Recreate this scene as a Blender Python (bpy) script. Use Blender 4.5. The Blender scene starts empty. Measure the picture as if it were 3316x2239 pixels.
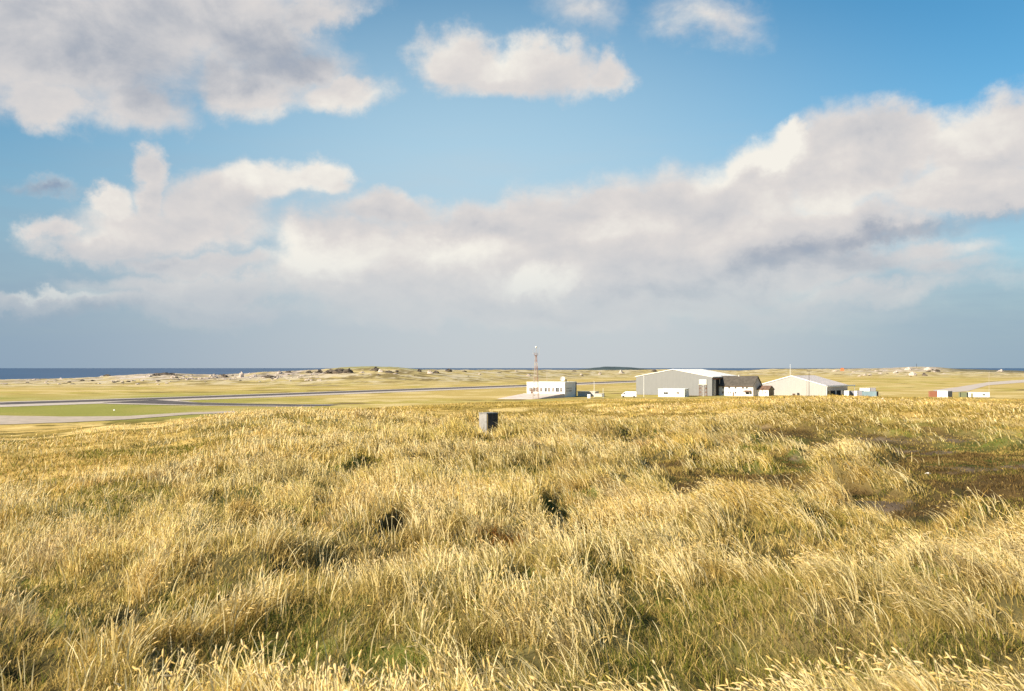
import bpy, math, random
import numpy as np
from mathutils import Vector, Matrix

C = bpy.context.scene.collection
scn = bpy.context.scene
RNG = np.random.default_rng(11)
random.seed(5)
F = 3224.0            # focal length in pixels of the 3316 px wide photograph (35 mm lens)
EYE = 16.0            # eye height above the airfield
HOR = 1193.0          # row of the true horizon

# ------------------------------------------------------------------ camera
cam = bpy.data.cameras.new('camera')
cam.lens = 35.0; cam.sensor_width = 36.0
cam.shift_y = (HOR - 1119.5) / 3316.0
cam.clip_start = 0.1; cam.clip_end = 90000.0
cam.dof.use_dof = True; cam.dof.focus_distance = 22.0; cam.dof.aperture_fstop = 5.6
co = bpy.data.objects.new('camera', cam); C.objects.link(co)
co.location = (0, 0, EYE); co.rotation_euler = (math.radians(90), 0, 0)
scn.camera = co

# ------------------------------------------------------------------ exposure
scn.view_settings.view_transform = 'Standard'
scn.view_settings.look = 'None'
scn.view_settings.exposure = 0.92
scn.view_settings.gamma = 1.0
scn.cycles.max_bounces = 6
scn.cycles.diffuse_bounces = 3
scn.cycles.transmission_bounces = 3

# ------------------------------------------------------------------ sun
SUN_EL = math.radians(29.0)
SUN_BEHIND = math.radians(33.0)      # the sun stands to the left and this much behind the camera
sdir = Vector((-math.cos(SUN_BEHIND) * math.cos(SUN_EL), -math.sin(SUN_BEHIND) * math.cos(SUN_EL), math.sin(SUN_EL)))
sl = bpy.data.lights.new('sun', 'SUN'); sl.energy = 5.0; sl.angle = math.radians(0.5); sl.color = (1.0, 0.90, 0.72)
so = bpy.data.objects.new('sun', sl); C.objects.link(so)
so.rotation_euler = (-sdir).to_track_quat('-Z', 'Y').to_euler(); so.location = (-60, -30, 80)

# ------------------------------------------------------------------ world: Nishita sky + procedural clouds
class NT:
    """small helper for node trees"""
    def __init__(s, nt): s.t = nt
    def n(s, typ, **kw):
        nd = s.t.nodes.new(typ)
        for k, v in kw.items(): setattr(nd, k, v)
        return nd
    def put(s, sock, v):
        if hasattr(v, 'is_linked') or isinstance(v, bpy.types.NodeSocket): s.t.links.new(v, sock)
        else: sock.default_value = v
    def m(s, op, a, b=0.0, c=None, clamp=False):
        nd = s.n('ShaderNodeMath', operation=op, use_clamp=clamp)
        s.put(nd.inputs[0], a); s.put(nd.inputs[1], b)
        if c is not None: s.put(nd.inputs[2], c)
        return nd.outputs[0]
    def vm(s, op, a, b=(0, 0, 0)):
        nd = s.n('ShaderNodeVectorMath', operation=op)
        s.put(nd.inputs[0], a); s.put(nd.inputs[1], b)
        return nd.outputs['Value'] if op in ('LENGTH', 'DOT_PRODUCT') else nd.outputs[0]
    def ss(s, v, lo, hi, a=0.0, b=1.0):
        nd = s.n('ShaderNodeMapRange', interpolation_type='SMOOTHSTEP')
        for i, x in enumerate((v, lo, hi, a, b)): s.put(nd.inputs[i], x)
        return nd.outputs[0]
    def mix(s, f, a, b):
        nd = s.n('ShaderNodeMix', data_type='RGBA')
        s.put(nd.inputs[0], f); s.put(nd.inputs[6], a); s.put(nd.inputs[7], b)
        return nd.outputs[2]
    def noise(s, vec, scale, detail=4.0, rough=0.5, dist=0.0, dim='3D', w=0.0):
        nd = s.n('ShaderNodeTexNoise', noise_dimensions=dim)
        s.put(nd.inputs['Vector'], vec); nd.inputs['Scale'].default_value = scale
        nd.inputs['Detail'].default_value = detail; nd.inputs['Roughness'].default_value = rough
        nd.inputs['Distortion'].default_value = dist
        return nd.outputs[0]

def srgb(r, g, b):
    f = lambda c: (c / 255) / 12.92 if c / 255 <= 0.04045 else (((c / 255) + 0.055) / 1.055) ** 2.4
    return (f(r), f(g), f(b), 1.0)

EXPO = 2 ** scn.view_settings.exposure
SKY_STR = 0.1
def skycol(r, g, b):
    c = srgb(r, g, b)
    return tuple(x / EXPO / SKY_STR for x in c[:3]) + (1.0,)

w = bpy.data.worlds.new("World"); scn.world = w; w.use_nodes = True
for nd in list(w.node_tree.nodes): w.node_tree.nodes.remove(nd)
W = NT(w.node_tree)
tc = W.n('ShaderNodeTexCoord')
sep = W.n('ShaderNodeSeparateXYZ'); W.t.links.new(tc.outputs['Generated'], sep.inputs[0])
az = W.m('ARCTAN2', sep.outputs[0], sep.outputs[1])
el = W.m('ARCSINE', sep.outputs[2])
cmb = W.n('ShaderNodeCombineXYZ'); W.put(cmb.inputs[0], az); W.put(cmb.inputs[1], el)
P = cmb.outputs[0]
def azel(px, py):
    u = (px - 1658) / F; v = (HOR - py) / F
    return math.atan(u), math.atan(v * math.cos(math.atan(u)))
# warp so that the cloud borders billow
wn = W.n('ShaderNodeTexNoise'); W.put(wn.inputs['Vector'], P); wn.inputs['Scale'].default_value = 10.0
wn.inputs['Detail'].default_value = 8.0; wn.inputs['Roughness'].default_value = 0.62
wv = W.vm('SUBTRACT', wn.outputs[1], (0.5, 0.5, 0.5))
wv = W.vm('MULTIPLY', wv, (0.12, 0.085, 0.0))
PW = W.vm('ADD', P, wv)
def ellipse(vec, px, py, rx, ry, rot=0.0, prev=None):
    a, e = azel(px, py)
    if prev is not None:          # keeps the node evaluation in one chain
        nd = W.n('ShaderNodeVectorMath', operation='MULTIPLY_ADD')
        W.put(nd.inputs[0], prev); nd.inputs[1].default_value = (1e-9, 1e-9, 1e-9); W.put(nd.inputs[2], vec); vec = nd.outputs[0]
    k = 1.0 / F * math.cos(a) ** 1.5
    mp = W.n('ShaderNodeMapping', vector_type='TEXTURE')
    W.put(mp.inputs[0], vec)
    mp.inputs['Location'].default_value = (a, e, 0)
    mp.inputs['Rotation'].default_value = (0, 0, math.radians(rot))
    mp.inputs['Scale'].default_value = (rx * k, ry * k, 1)
    return W.vm('LENGTH', mp.outputs[0])
CL = [ # px, py, rx, ry, rot, amount
 (150, 90, 720, 300, 0, 1.0), (640, 60, 520, 210, 0, 1.0), (150, 320, 235, 105, -6, .95), (440, 320, 220, 110, 0, .85),
 (790, 270, 230, 100, 0, .9), (1110, 292, 210, 82, 4, .9), (930, 190, 300, 110, 0, .75), (1020, 20, 240, 70, 8, .7),
 (1500, 175, 190, 120, 0, 1.0), (1740, 210, 260, 105, -4, 1.0), (1960, 225, 120, 80, 0, .9), (1640, 255, 260, 70, 0, .8),
 (1890, 35, 170, 70, 0, .24), (2280, 45, 190, 90, -20, .32),  
 (472, 535, 88, 85, 20, .95), (480, 620, 95, 120, 0, .9), (330, 650, 110, 70, 20, .9), (170, 745, 110, 55, 0, .75), (720, 640, 260, 120, 0, 1.0),
 (900, 585, 220, 95, 0, 1.05), (1050, 580, 110, 75, 0, .95), (560, 730, 420, 120, 4, 1.0), (360, 790, 260, 70, 0, .9), (600, 850, 300, 50, 0, .8), (130, 620, 90, 40, 0, .42),
 (1240, 690, 200, 80, 0, .9), (1090, 800, 240, 130, 0, 1.0), (1480, 850, 460, 190, 0, 1.05), (1620, 720, 330, 100, 6, 1.0),
 (1900, 760, 420, 200, 6, 1.1), (2250, 690, 420, 190, 8, 1.1), (2480, 560, 200, 130, 0, 1.1), (2740, 550, 360, 200, 8, 1.15), (2200, 640, 300, 110, 8, 1.0), (1950, 680, 260, 110, 0, 1.0), (2560, 480, 120, 75, 0, 1.0),
 (2880, 470, 300, 140, 6, 1.1), (3220, 430, 320, 165, 6, 1.15), (3150, 600, 480, 130, 8, 1.05), (2560, 780, 620, 130, 6, 1.1),
 (2150, 900, 820, 130, 3, 1.1), (1500, 960, 650, 100, 0, 1.0), (2700, 880, 420, 70, 6, .8), (3010, 830, 200, 60, 4, .6), (3060, 880, 210, 55, 0, .55),
 (650, 925, 420, 60, 0, .85), (130, 965, 260, 36, 2, .8), (210, 945, 90, 30, 0, .8), (560, 985, 600, 60, 0, .7), (1900, 1010, 1100, 60, 0, .75), (2800, 950, 600, 50, 3, .55), (1200, 900, 500, 90, 0, .9),
]
U = None
for (px, py, rx, ry, rot, am) in CL:
    d = W.m('MULTIPLY_ADD', ellipse(PW, px, py, rx, ry, rot, U), -am, am)
    if U is None: U = d
    else:
        nd = W.n('ShaderNodeMath', operation='SMOOTH_MAX')
        W.put(nd.inputs[0], U); W.put(nd.inputs[1], d); nd.inputs[2].default_value = 0.12
        U = nd.outputs[0]
PS = W.vm('MULTIPLY', P, (1.0, 1.5, 1.0))
n1 = W.noise(PS, 11.0, 9.0, 0.58, 0.3)
n2 = W.noise(W.vm('ADD', PS, (-0.018, 0.026, 0.0)), 11.0, 9.0, 0.58, 0.3)
dens = W.m('ADD', U, W.m('MULTIPLY', W.m('SUBTRACT', n1, 0.5), 0.62))
n3 = W.noise(PS, 38.0, 6.0, 0.6, 0.4)
dens = W.m('ADD', dens, W.m('MULTIPLY', W.m('SUBTRACT', n3, 0.5), 0.24))
alpha = W.ss(dens, -0.10, 0.50)
billow = W.m('MULTIPLY', W.m('SUBTRACT', n1, n2), 0.72)
edge = W.ss(dens, 0.15, 0.75, 0.10, -0.03)
TN = [ # tone: px, py, rx, ry, rot, change
 (420, 120, 700, 200, 0, -.28), (980, 150, 280, 130, 0, -.28), (200, 300, 700, 160, 0, -.16), (170, 300, 190, 110, 0, .20), (620, 300, 180, 80, 0, -.12), (1110, 300, 200, 80, 0, .16), (800, 320, 150, 50, 0, .16),
 (1560, 160, 300, 110, 0, .16), (1760, 270, 260, 50, 0, -.05),
 (330, 640, 130, 60, 20, .26), (950, 575, 230, 80, 0, .32), (1150, 700, 200, 50, 0, -.12), (880, 700, 260, 50, 0, -.14), (450, 760, 260, 45, 0, .12), (560, 640, 110, 70, 0, -.12), (620, 850, 420, 60, 0, -.14), (200, 810, 200, 60, 0, -.15), (120, 625, 120, 45, 0, -.60), (0, 650, 60, 60, 0, -.5),
 (1020, 840, 230, 90, 0, .36), (1450, 830, 230, 90, 0, .36), (1750, 925, 200, 60, 4, .40), (1450, 740, 400, 50, 0, -.10), (1880, 740, 150, 60, 0, .12), (2110, 740, 160, 60, 0, .18),
 (2520, 470, 110, 95, 0, .48), (2400, 530, 190, 60, 14, .34), (2820, 430, 220, 50, 8, -.08), (3150, 400, 260, 80, 0, .26), (2860, 640, 420, 60, 8, .14), (2650, 650, 200, 60, 0, .12),
 (3230, 700, 400, 50, 10, -.46), (2800, 800, 450, 60, 8, -.32), (2350, 880, 380, 80, 4, -.18), (2900, 880, 300, 60, 0, -.22), (2050, 960, 300, 45, 0, -.18), (1300, 1000, 700, 50, 0, -.08), (2300, 1010, 900, 60, 0, -.14),
 (200, 940, 160, 26, 0, .45), (150, 1010, 420, 50, 0, -.45), (700, 1010, 500, 50, 0, -.15),
]
T = W.m('ADD', 0.67, W.m('ADD', billow, edge))
for (px, py, rx, ry, rot, am) in TN:
    d = ellipse(PW, px, py, rx * 1.35, ry * 1.35, rot, T)
    T = W.m('ADD', T, W.m('MULTIPLY', W.ss(d, 1.0, 0.0), am))
T = W.m('ADD', T, W.m('MULTIPLY', W.m('SUBTRACT', n3, 0.5), 0.20))
ramp = W.n('ShaderNodeValToRGB'); W.put(ramp.inputs[0], T)
cr = ramp.color_ramp
cr.elements[0].position = 0.0; cr.elements[0].color = tuple(x * SKY_STR for x in skycol(124, 148, 178)[:3]) + (1,)
cr.elements[1].position = 1.0; cr.elements[1].color = tuple(x * SKY_STR for x in skycol(245, 241, 232)[:3]) + (1,)
for p_, c_ in ((0.30, (172, 178, 189)), (0.52, (206, 205, 207)), (0.74, (223, 218, 215))):
    e_ = cr.elements.new(p_); e_.color = tuple(x * SKY_STR for x in skycol(*c_)[:3]) + (1,)
sk = W.n('ShaderNodeTexSky', sky_type='NISHITA'); sk.sun_disc = False
sk.sun_elevation = SUN_EL
sk.sun_rotation = math.atan2(sdir.x, sdir.y)
sk.altitude = 20; sk.air_density = 1.0; sk.dust_density = 0.6; sk.ozone_density = 1.6
hs = W.n('ShaderNodeHueSaturation'); hs.inputs['Hue'].default_value = 0.488; hs.inputs['Saturation'].default_value = 1.38; hs.inputs['Value'].default_value = 0.675
W.put(hs.inputs['Color'], sk.outputs[0])
# low grey stratus towards the horizon
bands = W.noise(W.vm('MULTIPLY', P, (1.0, 6.0, 1.0)), 7.0, 5.0, 0.55)
hzf = W.ss(W.m('ADD', el, W.m('MULTIPLY', W.m('SUBTRACT', bands, 0.5), 0.10)), 0.25, 0.02, 0.0, 0.93)
hazecol = W.mix(W.ss(az, -0.55, 0.0), skycol(138, 164, 188), skycol(196, 203, 209))
hazecol = W.mix(W.ss(az, 0.1, 0.5), hazecol, skycol(146, 172, 192))
vd = ellipse(P, 1520, 620, 1800, 900)          # lens falloff and thin haze painted as a brighter middle of the view
mid_glow = W.m('MULTIPLY', W.ss(vd, 1.0, 0.0), 0.80)
base = W.mix(mid_glow, hs.outputs[0], skycol(186, 216, 232))
base = W.mix(hzf, base, hazecol)
cloudc = W.vm('SCALE', ramp.outputs[0]); cloudc.node.inputs['Scale'].default_value = 1.0 / SKY_STR
al = W.m('MULTIPLY', alpha, W.ss(el, 0.01, 0.13, 0.12, 1.0))
final = W.mix(al, base, cloudc)
bg = W.n('ShaderNodeBackground'); W.put(bg.inputs[0], final); bg.inputs[1].default_value = SKY_STR
wo = W.n('ShaderNodeOutputWorld'); W.t.links.new(bg.outputs[0], wo.inputs[0])
w.cycles.sampling_method = 'MANUAL'; w.cycles.sample_map_resolution = 512

# ------------------------------------------------------------------ noise in numpy
def _h(ix, iy, s):
    n = (ix.astype(np.int64) * 374761393 + iy.astype(np.int64) * 668265263 + s * 1442695041) & 0xffffffff
    n = ((n ^ (n >> 13)) * 1274126177) & 0xffffffff
    return ((n ^ (n >> 16)) & 0xffffff) / float(0xffffff)
def vn(x, y, s=0):
    x = np.asarray(x, float); y = np.asarray(y, float)
    ix = np.floor(x); iy = np.floor(y); fx = x - ix; fy = y - iy
    fx = fx * fx * fx * (fx * (fx * 6 - 15) + 10); fy = fy * fy * fy * (fy * (fy * 6 - 15) + 10)
    a = _h(ix, iy, s); b = _h(ix + 1, iy, s); c = _h(ix, iy + 1, s); d = _h(ix + 1, iy + 1, s)
    return (a + (b - a) * fx) * (1 - fy) + (c + (d - c) * fx) * fy
def fbm(x, y, s=0, o=4, g=0.5):
    t = 0; a = 1; n = 0
    for k in range(o):
        t = t + a * vn(x, y, s + k * 17); n += a; a *= g
        x, y = (x * 0.8 - y * 0.6) * 2.03 + 5.2, (x * 0.6 + y * 0.8) * 2.03 + 1.7
    return t / n
def sst(x, a, b):
    t = np.clip((x - a) / (b - a), 0, 1); return t * t * (3 - 2 * t)

# ------------------------------------------------------------------ terrain
RT = np.array([0, 4, 10, 15, 20, 30, 45, 60, 80, 110, 150, 220, 290, 340, 400, 470], float)
UT = np.array([-.60, -.50, -.38, -.25, 0.0, 0.12, .30, .60])
ZT = np.array([
 [14.15, 14.15, 14.0, 13.8, 13.55, 13.1, 12.3, 11.4, 10.3, 8.7, 6.5, 2.7, 0, 0, 0, 0],
 [14.15, 14.15, 14.05, 13.95, 13.75, 13.35, 12.6, 11.75, 10.6, 9.0, 6.8, 3.0, 0, 0, 0, 0],
 [14.15, 14.15, 14.10, 14.05, 13.95, 13.6, 13.05, 12.35, 11.3, 9.85, 7.7, 4.3, 0, 0, 0, 0],
 [14.15, 14.15, 14.15, 14.15, 14.10, 13.95, 13.65, 13.05, 12.2, 10.95, 9.2, 5.8, .8, 0, 0, 0],
 [14.15, 14.15, 14.15, 14.15, 14.08, 13.93, 13.35, 12.8, 12.2, 11.3, 10.05, 8.1, 6.1, 4.3, 1.5, 0],
 [14.15, 14.15, 14.15, 14.20, 14.05, 13.8, 13.45, 13.1, 12.6, 11.8, 10.75, 8.9, 6.6, 4.4, 1.6, 0],
 [14.15, 14.15, 14.15, 14.20, 14.20, 14.05, 13.85, 13.55, 13.1, 12.5, 11.6, 9.7, 7.0, 4.6, 2.0, 0],
 [14.15, 14.15, 14.15, 14.20, 14.20, 14.05, 13.8, 13.5, 13.0, 12.3, 11.3, 9.4, 6.8, 4.4, 1.8, 0]])
ZT[:, :5] -= np.array([.32, .32, .24, .14, .05])      # the hill top is slightly dished where the photographer stands
# skyline of the land behind the airfield: photograph column -> row
SKX = np.array([-1500, 0, 200, 330, 480, 560, 700, 900, 1030, 1100, 1200, 1290, 1370, 1500, 1660, 1900, 2060, 2160, 2400, 2500, 2600, 2730, 2860, 2968, 3040, 3090, 3316, 5000], float)
SKY_ = np.array([1240, 1233, 1229, 1223, 1214, 1212, 1216, 1206, 1200, 1193, 1189, 1191, 1200, 1201, 1200, 1201, 1201, 1198, 1203, 1197, 1197, 1197, 1195, 1190, 1192, 1197, 1204, 1212], float)
def polar(x, y):
    r = np.hypot(x, y)
    az_ = np.arctan2(x, y)
    u = np.tan(np.clip(az_, -1.2, 1.2))
    return r, u
def base_h(x, y):
    r, u = polar(x, y)
    uc = np.clip(u, UT[0], UT[-1] - 1e-6)
    i = np.clip(np.searchsorted(UT, uc, side='right') - 1, 0, len(UT) - 2)
    f = (uc - UT[i]) / (UT[i + 1] - UT[i]); f = f * f * (3 - 2 * f)
    rows = np.stack([np.interp(r, RT, ZT[k]) for k in range(len(UT))])
    fl = rows.reshape(len(UT), -1); idx = np.arange(fl.shape[1])
    ii = i.reshape(-1); ff = f.reshape(-1)
    z = fl[ii, idx] * (1 - ff) + fl[ii + 1, idx] * ff
    z = z.reshape(r.shape)
    # far rise to the coast
    R = 1300 + 1300 * sst(u, -.12, .22)
    dist_f = np.sqrt(1 + np.minimum(np.abs(u), 1) ** 2)
    zr = EYE - (np.interp(u * F + 1658, SKX, SKY_) - HOR) / F * R / dist_f
    t = sst(r, .66 * R, R)
    z = z + t * zr * (r > 470)
    z = z - sst(r, R * 1.02, R * 1.35) * (zr + 14)
    return z, r, u, R
def place(px, py, lift=0.35, rmax=160):
    """ground point seen at a pixel of the near hill (world metres)"""
    u = (px - 1658) / F; ys = np.geomspace(2.5, rmax, 600)
    z = base_h(u * ys, ys)[0] + lift
    row = HOR + (EYE - z) / ys * F
    k = int(np.argmin(np.where(row <= py, 0, 1) * 0 + np.abs(row - py)))
    return u * ys[k], ys[k]
HOLES = [ # px, py, half width px, half depth (m), depth (m)
 (1800, 1595, 62, .85, 1.1), (1848, 1680, 52, .80, 1.1), (1505, 1575, 30, .3, .35), (1470, 1612, 24, .22, .3), (1280, 1650, 50, .35, .45), (1500, 1690, 70, .3, .5), (1960, 1700, 80, .3, .3),
 (440, 1830, 95, .30, .5), (600, 1860, 80, .25, .45), (30, 1610, 60, .4, .5), (110, 1650, 60, .35, .5), (20, 1790, 70, .3, .5), (150, 1870, 90, .22, .45), (760, 1790, 60, .25, .35), (100, 2060, 110, .2, .5), (2120, 1465, 60, 1.0, .4), (2470, 1445, 60, 1.2, .5), (1780, 1520, 90, .6, .25), (320, 1480, 60, .8, .3), (560, 1565, 60, .5, .3), (760, 1420, 60, .9, .25), (2230, 1590, 60, .5, .3), (1060, 1540, 70, .4, .25), (380, 1620, 80, .4, .3), (1400, 1420, 60, .6, .25), (1180, 1470, 60, .6, .25), (2060, 1500, 50, .6, .3), (2640, 1480, 60, .9, .4), (2420, 1560, 60, .4, .3), (3000, 1680, 70, .4, .3), (1700, 1800, 60, .3, .25), (650, 2080, 80, .2, .35), ]
HW = []
for (px, py, wpx, dep, dz) in HOLES:
    x0, y0 = place(px, py); HW.append((x0, y0, wpx / F * y0 * .9, dep * 1.15, dz * .8))
BARE = [ # px, py, half width px, half height px: trodden, heathy or bare ground on the right of the hill
 (2960, 1420, 570, 36), (3180, 1500, 240, 30), (2700, 1392, 220, 12), (3200, 1470, 240, 45), (2400, 1500, 290, 21), (2150, 1475, 90, 20), (3050, 1505, 200, 25), (2850, 1580, 90, 28), (3200, 1610, 200, 40), (2480, 1440, 80, 18), (2560, 1372, 120, 10), (3250, 1390, 140, 14), (1600, 1330, 500, 7), (2100, 1338, 300, 6), (2850, 1560, 120, 26), (2750, 1345, 150, 7), (3150, 1350, 170, 8)]
BW = []
for (px, py, wpx, hpx) in BARE:
    y1 = place(px, py - hpx, .04)[1]; y2 = place(px, py + hpx, .42)[1]      # back edge on the ground, front edge over the grass tops
    ym = (y1 + y2) / 2
    BW.append(((px - 1658) / F * ym, ym, wpx / F * ym, max(abs(y1 - y2) / 2, .4)))
def bare_mask(x, y):
    b = np.zeros_like(x)
    wob = (fbm(x / 1.7, y / 1.7, 71, 4) - .5) * 1.1
    for (bx, by, ax, ay) in BW:
        near = (np.abs(x - bx) < ax * 1.8) & (np.abs(y - by) < ay * 1.8)
        if not near.any(): continue
        d = np.hypot((x - bx) / ax, (y - by) / ay) + wob
        b = np.where(near, np.maximum(b, 1 - sst(d, .6, 1.15)), b)
    return b
def dirt_mask(x, y, b): return sst(b, .5, .9) * sst(fbm(x / 2.2, y / 1.5, 151, 4), .59, .67)
def hole_mask(x, y):
    h = np.zeros_like(x); m = np.zeros_like(x)
    for (hx, hy, ax, ay, dz) in HW:
        near = (np.abs(x - hx) < ax * 2) & (np.abs(y - hy) < ay * 2)
        if not near.any(): continue
        d = np.hypot((x - hx) / ax, (y - hy) / ay) + (vn(x * 3, y * 3, 5) - .5) * .5
        f = np.where(near, 1 - sst(d, .30, 1.30), 0)
        h += f * dz; m = np.maximum(m, f)
    return h, m
def hummock(x, y): return fbm(x / 1.5 + 3, y / 1.75, 3, 3)
def height(x, y, want=False):
    x = np.asarray(x, float); y = np.asarray(y, float)
    z, r, u, R = base_h(x, y)
    near = 1 - sst(r, 55, 120)
    hum = (hummock(x, y) - .5) * .85 + (fbm(x / .75, y / .75, 9, 3) - .5) * .26
    mid = sst(r, 12, 35) * (1 - sst(r, 190, 300))
    z = z + (fbm(x / 11, y / 9, 21, 4) - .5) * .95 * mid * (1 - .6 * sst(r, 25, 60) * (1 - sst(r, 60, 100)))
    b = bare_mask(x, y); h, m = hole_mask(x, y)
    z = z + hum * near * sst(r, 1.0, 4.0) * (1 - .65 * b) * (1 - .7 * sst(-u, .12, .4) * sst(r, 9, 16))
    z = z - h - .16 * b
    # coastal rocks and dunes: rough relief
    t = sst(r, .70 * R, .95 * R)
    rough = (fbm(x / 22, y / 34, 31, 5, .65) - .5)
    z = z + t * (1 - sst(r, 1.05 * R, 1.3 * R)) * rough * 2.6
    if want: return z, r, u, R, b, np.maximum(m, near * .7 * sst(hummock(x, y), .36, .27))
    return z

def mesh_grid(name, X, Y, Z, col=None):
    nr, nc = X.shape
    me = bpy.data.meshes.new(name)
    v = np.stack([X, Y, Z], -1).reshape(-1, 3).astype(np.float32)
    idx = np.arange(nr * nc).reshape(nr, nc)
    q = np.stack([idx[:-1, :-1], idx[1:, :-1], idx[1:, 1:], idx[:-1, 1:]], -1).reshape(-1, 4)
    me.vertices.add(len(v)); me.vertices.foreach_set('co', v.ravel())
    me.loops.add(q.size); me.loops.foreach_set('vertex_index', q.ravel().astype(np.int32))
    me.polygons.add(len(q)); me.polygons.foreach_set('loop_start', np.arange(0, q.size, 4, dtype=np.int32))
    me.update(calc_edges=True)
    me.polygons.foreach_set('use_smooth', np.ones(len(q), bool))
    if col is not None:
        a = me.color_attributes.new('tint', 'FLOAT_COLOR', 'POINT')
        a.data.foreach_set('color', np.concatenate([col.reshape(-1, 3), np.ones((len(v), 1))], 1).astype(np.float32).ravel())
    me.validate()
    return me

# ------------------------------------------------------------------ materials
MATS = {}
def mat(name, col, rough=.8, var=.12, scale=3.0, metallic=0.0, bump=0.0, spec=.3, streak=0.0, col2=None):
    """procedural painted / mineral surface with uneven tone"""
    if name in MATS: return MATS[name]
    m = bpy.data.materials.new(name); m.use_nodes = True; MATS[name] = m
    N = NT(m.node_tree); bs = m.node_tree.nodes['Principled BSDF']
    t = N.n('ShaderNodeTexCoord').outputs['Object']
    n = N.noise(t, scale, 6.0, 0.6, 0.3)
    c2 = col2 or tuple(x * (1 - var * 2) for x in col)
    f = N.ss(n, .30, .72)
    c = N.mix(f, tuple(c2) + (1,), tuple(col) + (1,))
    if streak:
        s = N.noise(N.vm('MULTIPLY', t, (2.2, 2.2, .22)), 2.5, 4.0, .6)
        c = N.mix(N.m('MULTIPLY', N.ss(s, .52, .78), streak), c, (.20, .13, .08, 1))
    N.put(bs.inputs['Base Color'], c)
    bs.inputs['Roughness'].default_value = rough; bs.inputs['Metallic'].default_value = metallic
    bs.inputs['Specular IOR Level'].default_value = spec
    if bump:
        b = N.n('ShaderNodeBump'); b.inputs['Strength'].default_value = bump; b.inputs['Distance'].default_value = .05
        N.put(b.inputs['Height'], N.noise(t, scale * 6, 6.0, .6)); N.t.links.new(b.outputs[0], bs.inputs['Normal'])
    return m
def corrugated(name, col, pitch=.9, rough=.55, var=.08):
    """ribbed sheet metal: fine vertical ribs, panel joints and weathering"""
    if name in MATS: return MATS[name]
    m = bpy.data.materials.new(name); m.use_nodes = True; MATS[name] = m
    N = NT(m.node_tree); bs = m.node_tree.nodes['Principled BSDF']
    t = N.n('ShaderNodeTexCoord').outputs['Object']
    sp = N.n('ShaderNodeSeparateXYZ'); N.put(sp.inputs[0], t)
    n = N.noise(N.vm('MULTIPLY', t, (.5, .5, .15)), 1.2, 5.0, .6)
    pan = N.m('FRACT', N.m('MULTIPLY', N.m('ADD', sp.outputs[0], sp.outputs[1]), 1 / (pitch * 4)))
    seam = N.ss(pan, .03, .0)
    c = N.mix(N.ss(n, .3, .7), tuple(x * (1 - 2 * var) for x in col) + (1,), tuple(col) + (1,))
    c = N.mix(N.m('MULTIPLY', seam, .35), c, tuple(x * .6 for x in col) + (1,))
    N.put(bs.inputs['Base Color'], c); bs.inputs['Roughness'].default_value = rough; bs.inputs['Specular IOR Level'].default_value = .35
    wv_ = N.m('SINE', N.m('MULTIPLY', N.m('ADD', sp.outputs[0], sp.outputs[1]), 2 * math.pi / pitch))
    b = N.n('ShaderNodeBump'); b.inputs['Strength'].default_value = .35; b.inputs['Distance'].default_value = .05
    N.put(b.inputs['Height'], wv_); N.t.links.new(b.outputs[0], bs.inputs['Normal'])
    return m
def tint_mat(name, scale, lo=.7, hi=1.25, bump=.4, dist=.06, rough=.95, trans=0.0, stretch=None):
    m = bpy.data.materials.new(name); m.use_nodes = True; MATS[name] = m
    N = NT(m.node_tree); bs = m.node_tree.nodes['Principled BSDF']
    at = N.n('ShaderNodeAttribute'); at.attribute_name = 'tint'
    t = N.n('ShaderNodeTexCoord').outputs['Object']
    if scale:
        n = N.noise(t, scale, 8.0, .65)
        k = N.ss(n, .28, .72, lo, hi)
        nd = N.n('ShaderNodeVectorMath', operation='SCALE'); N.put(nd.inputs[0], at.outputs[0]); N.put(nd.inputs['Scale'], k)
        col = nd.outputs[0]
    else: col = at.outputs[0]
    N.put(bs.inputs['Base Color'], col); bs.inputs['Roughness'].default_value = rough
    bs.inputs['Specular IOR Level'].default_value = .04
    if bump:
        b = N.n('ShaderNodeBump'); b.inputs['Strength'].default_value = bump; b.inputs['Distance'].default_value = dist
        N.put(b.inputs['Height'], N.noise(t, scale * 3, 6.0, .6)); N.t.links.new(b.outputs[0], bs.inputs['Normal'])
    if trans:
        tr = N.n('ShaderNodeBsdfTranslucent'); N.put(tr.inputs[0], col)
        mx = N.n('ShaderNodeMixShader'); mx.inputs[0].default_value = trans
        out = m.node_tree.nodes['Material Output']
        N.t.links.new(bs.outputs[0], mx.inputs[1]); N.t.links.new(tr.outputs[0], mx.inputs[2]); N.t.links.new(mx.outputs[0], out.inputs[0])
    return m
M_GROUND = tint_mat('ground_soil_and_turf', 1.3, .72, 1.22, .5, .05)
M_GRASS = tint_mat('grass_blades', 0, bump=0, rough=.6, trans=.24)

# colours (linear albedo)
STRAW = np.array([.82, .57, .18]); PALE = np.array([.92, .75, .36]); OCHRE = np.array([.56, .32, .06])
GREEN = np.array([.25, .225, .035]); DGREEN = np.array([.055, .085, .015]); LILAC = np.array([.48, .36, .24])
PEAT_SHADE = np.array([.045, .030, .018]); DIRT = np.array([.13, .095, .065]); SAND = np.array([.55, .46, .34])
def lerp(a, b, t): return a + (b - a) * np.asarray(t)[..., None]

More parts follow.
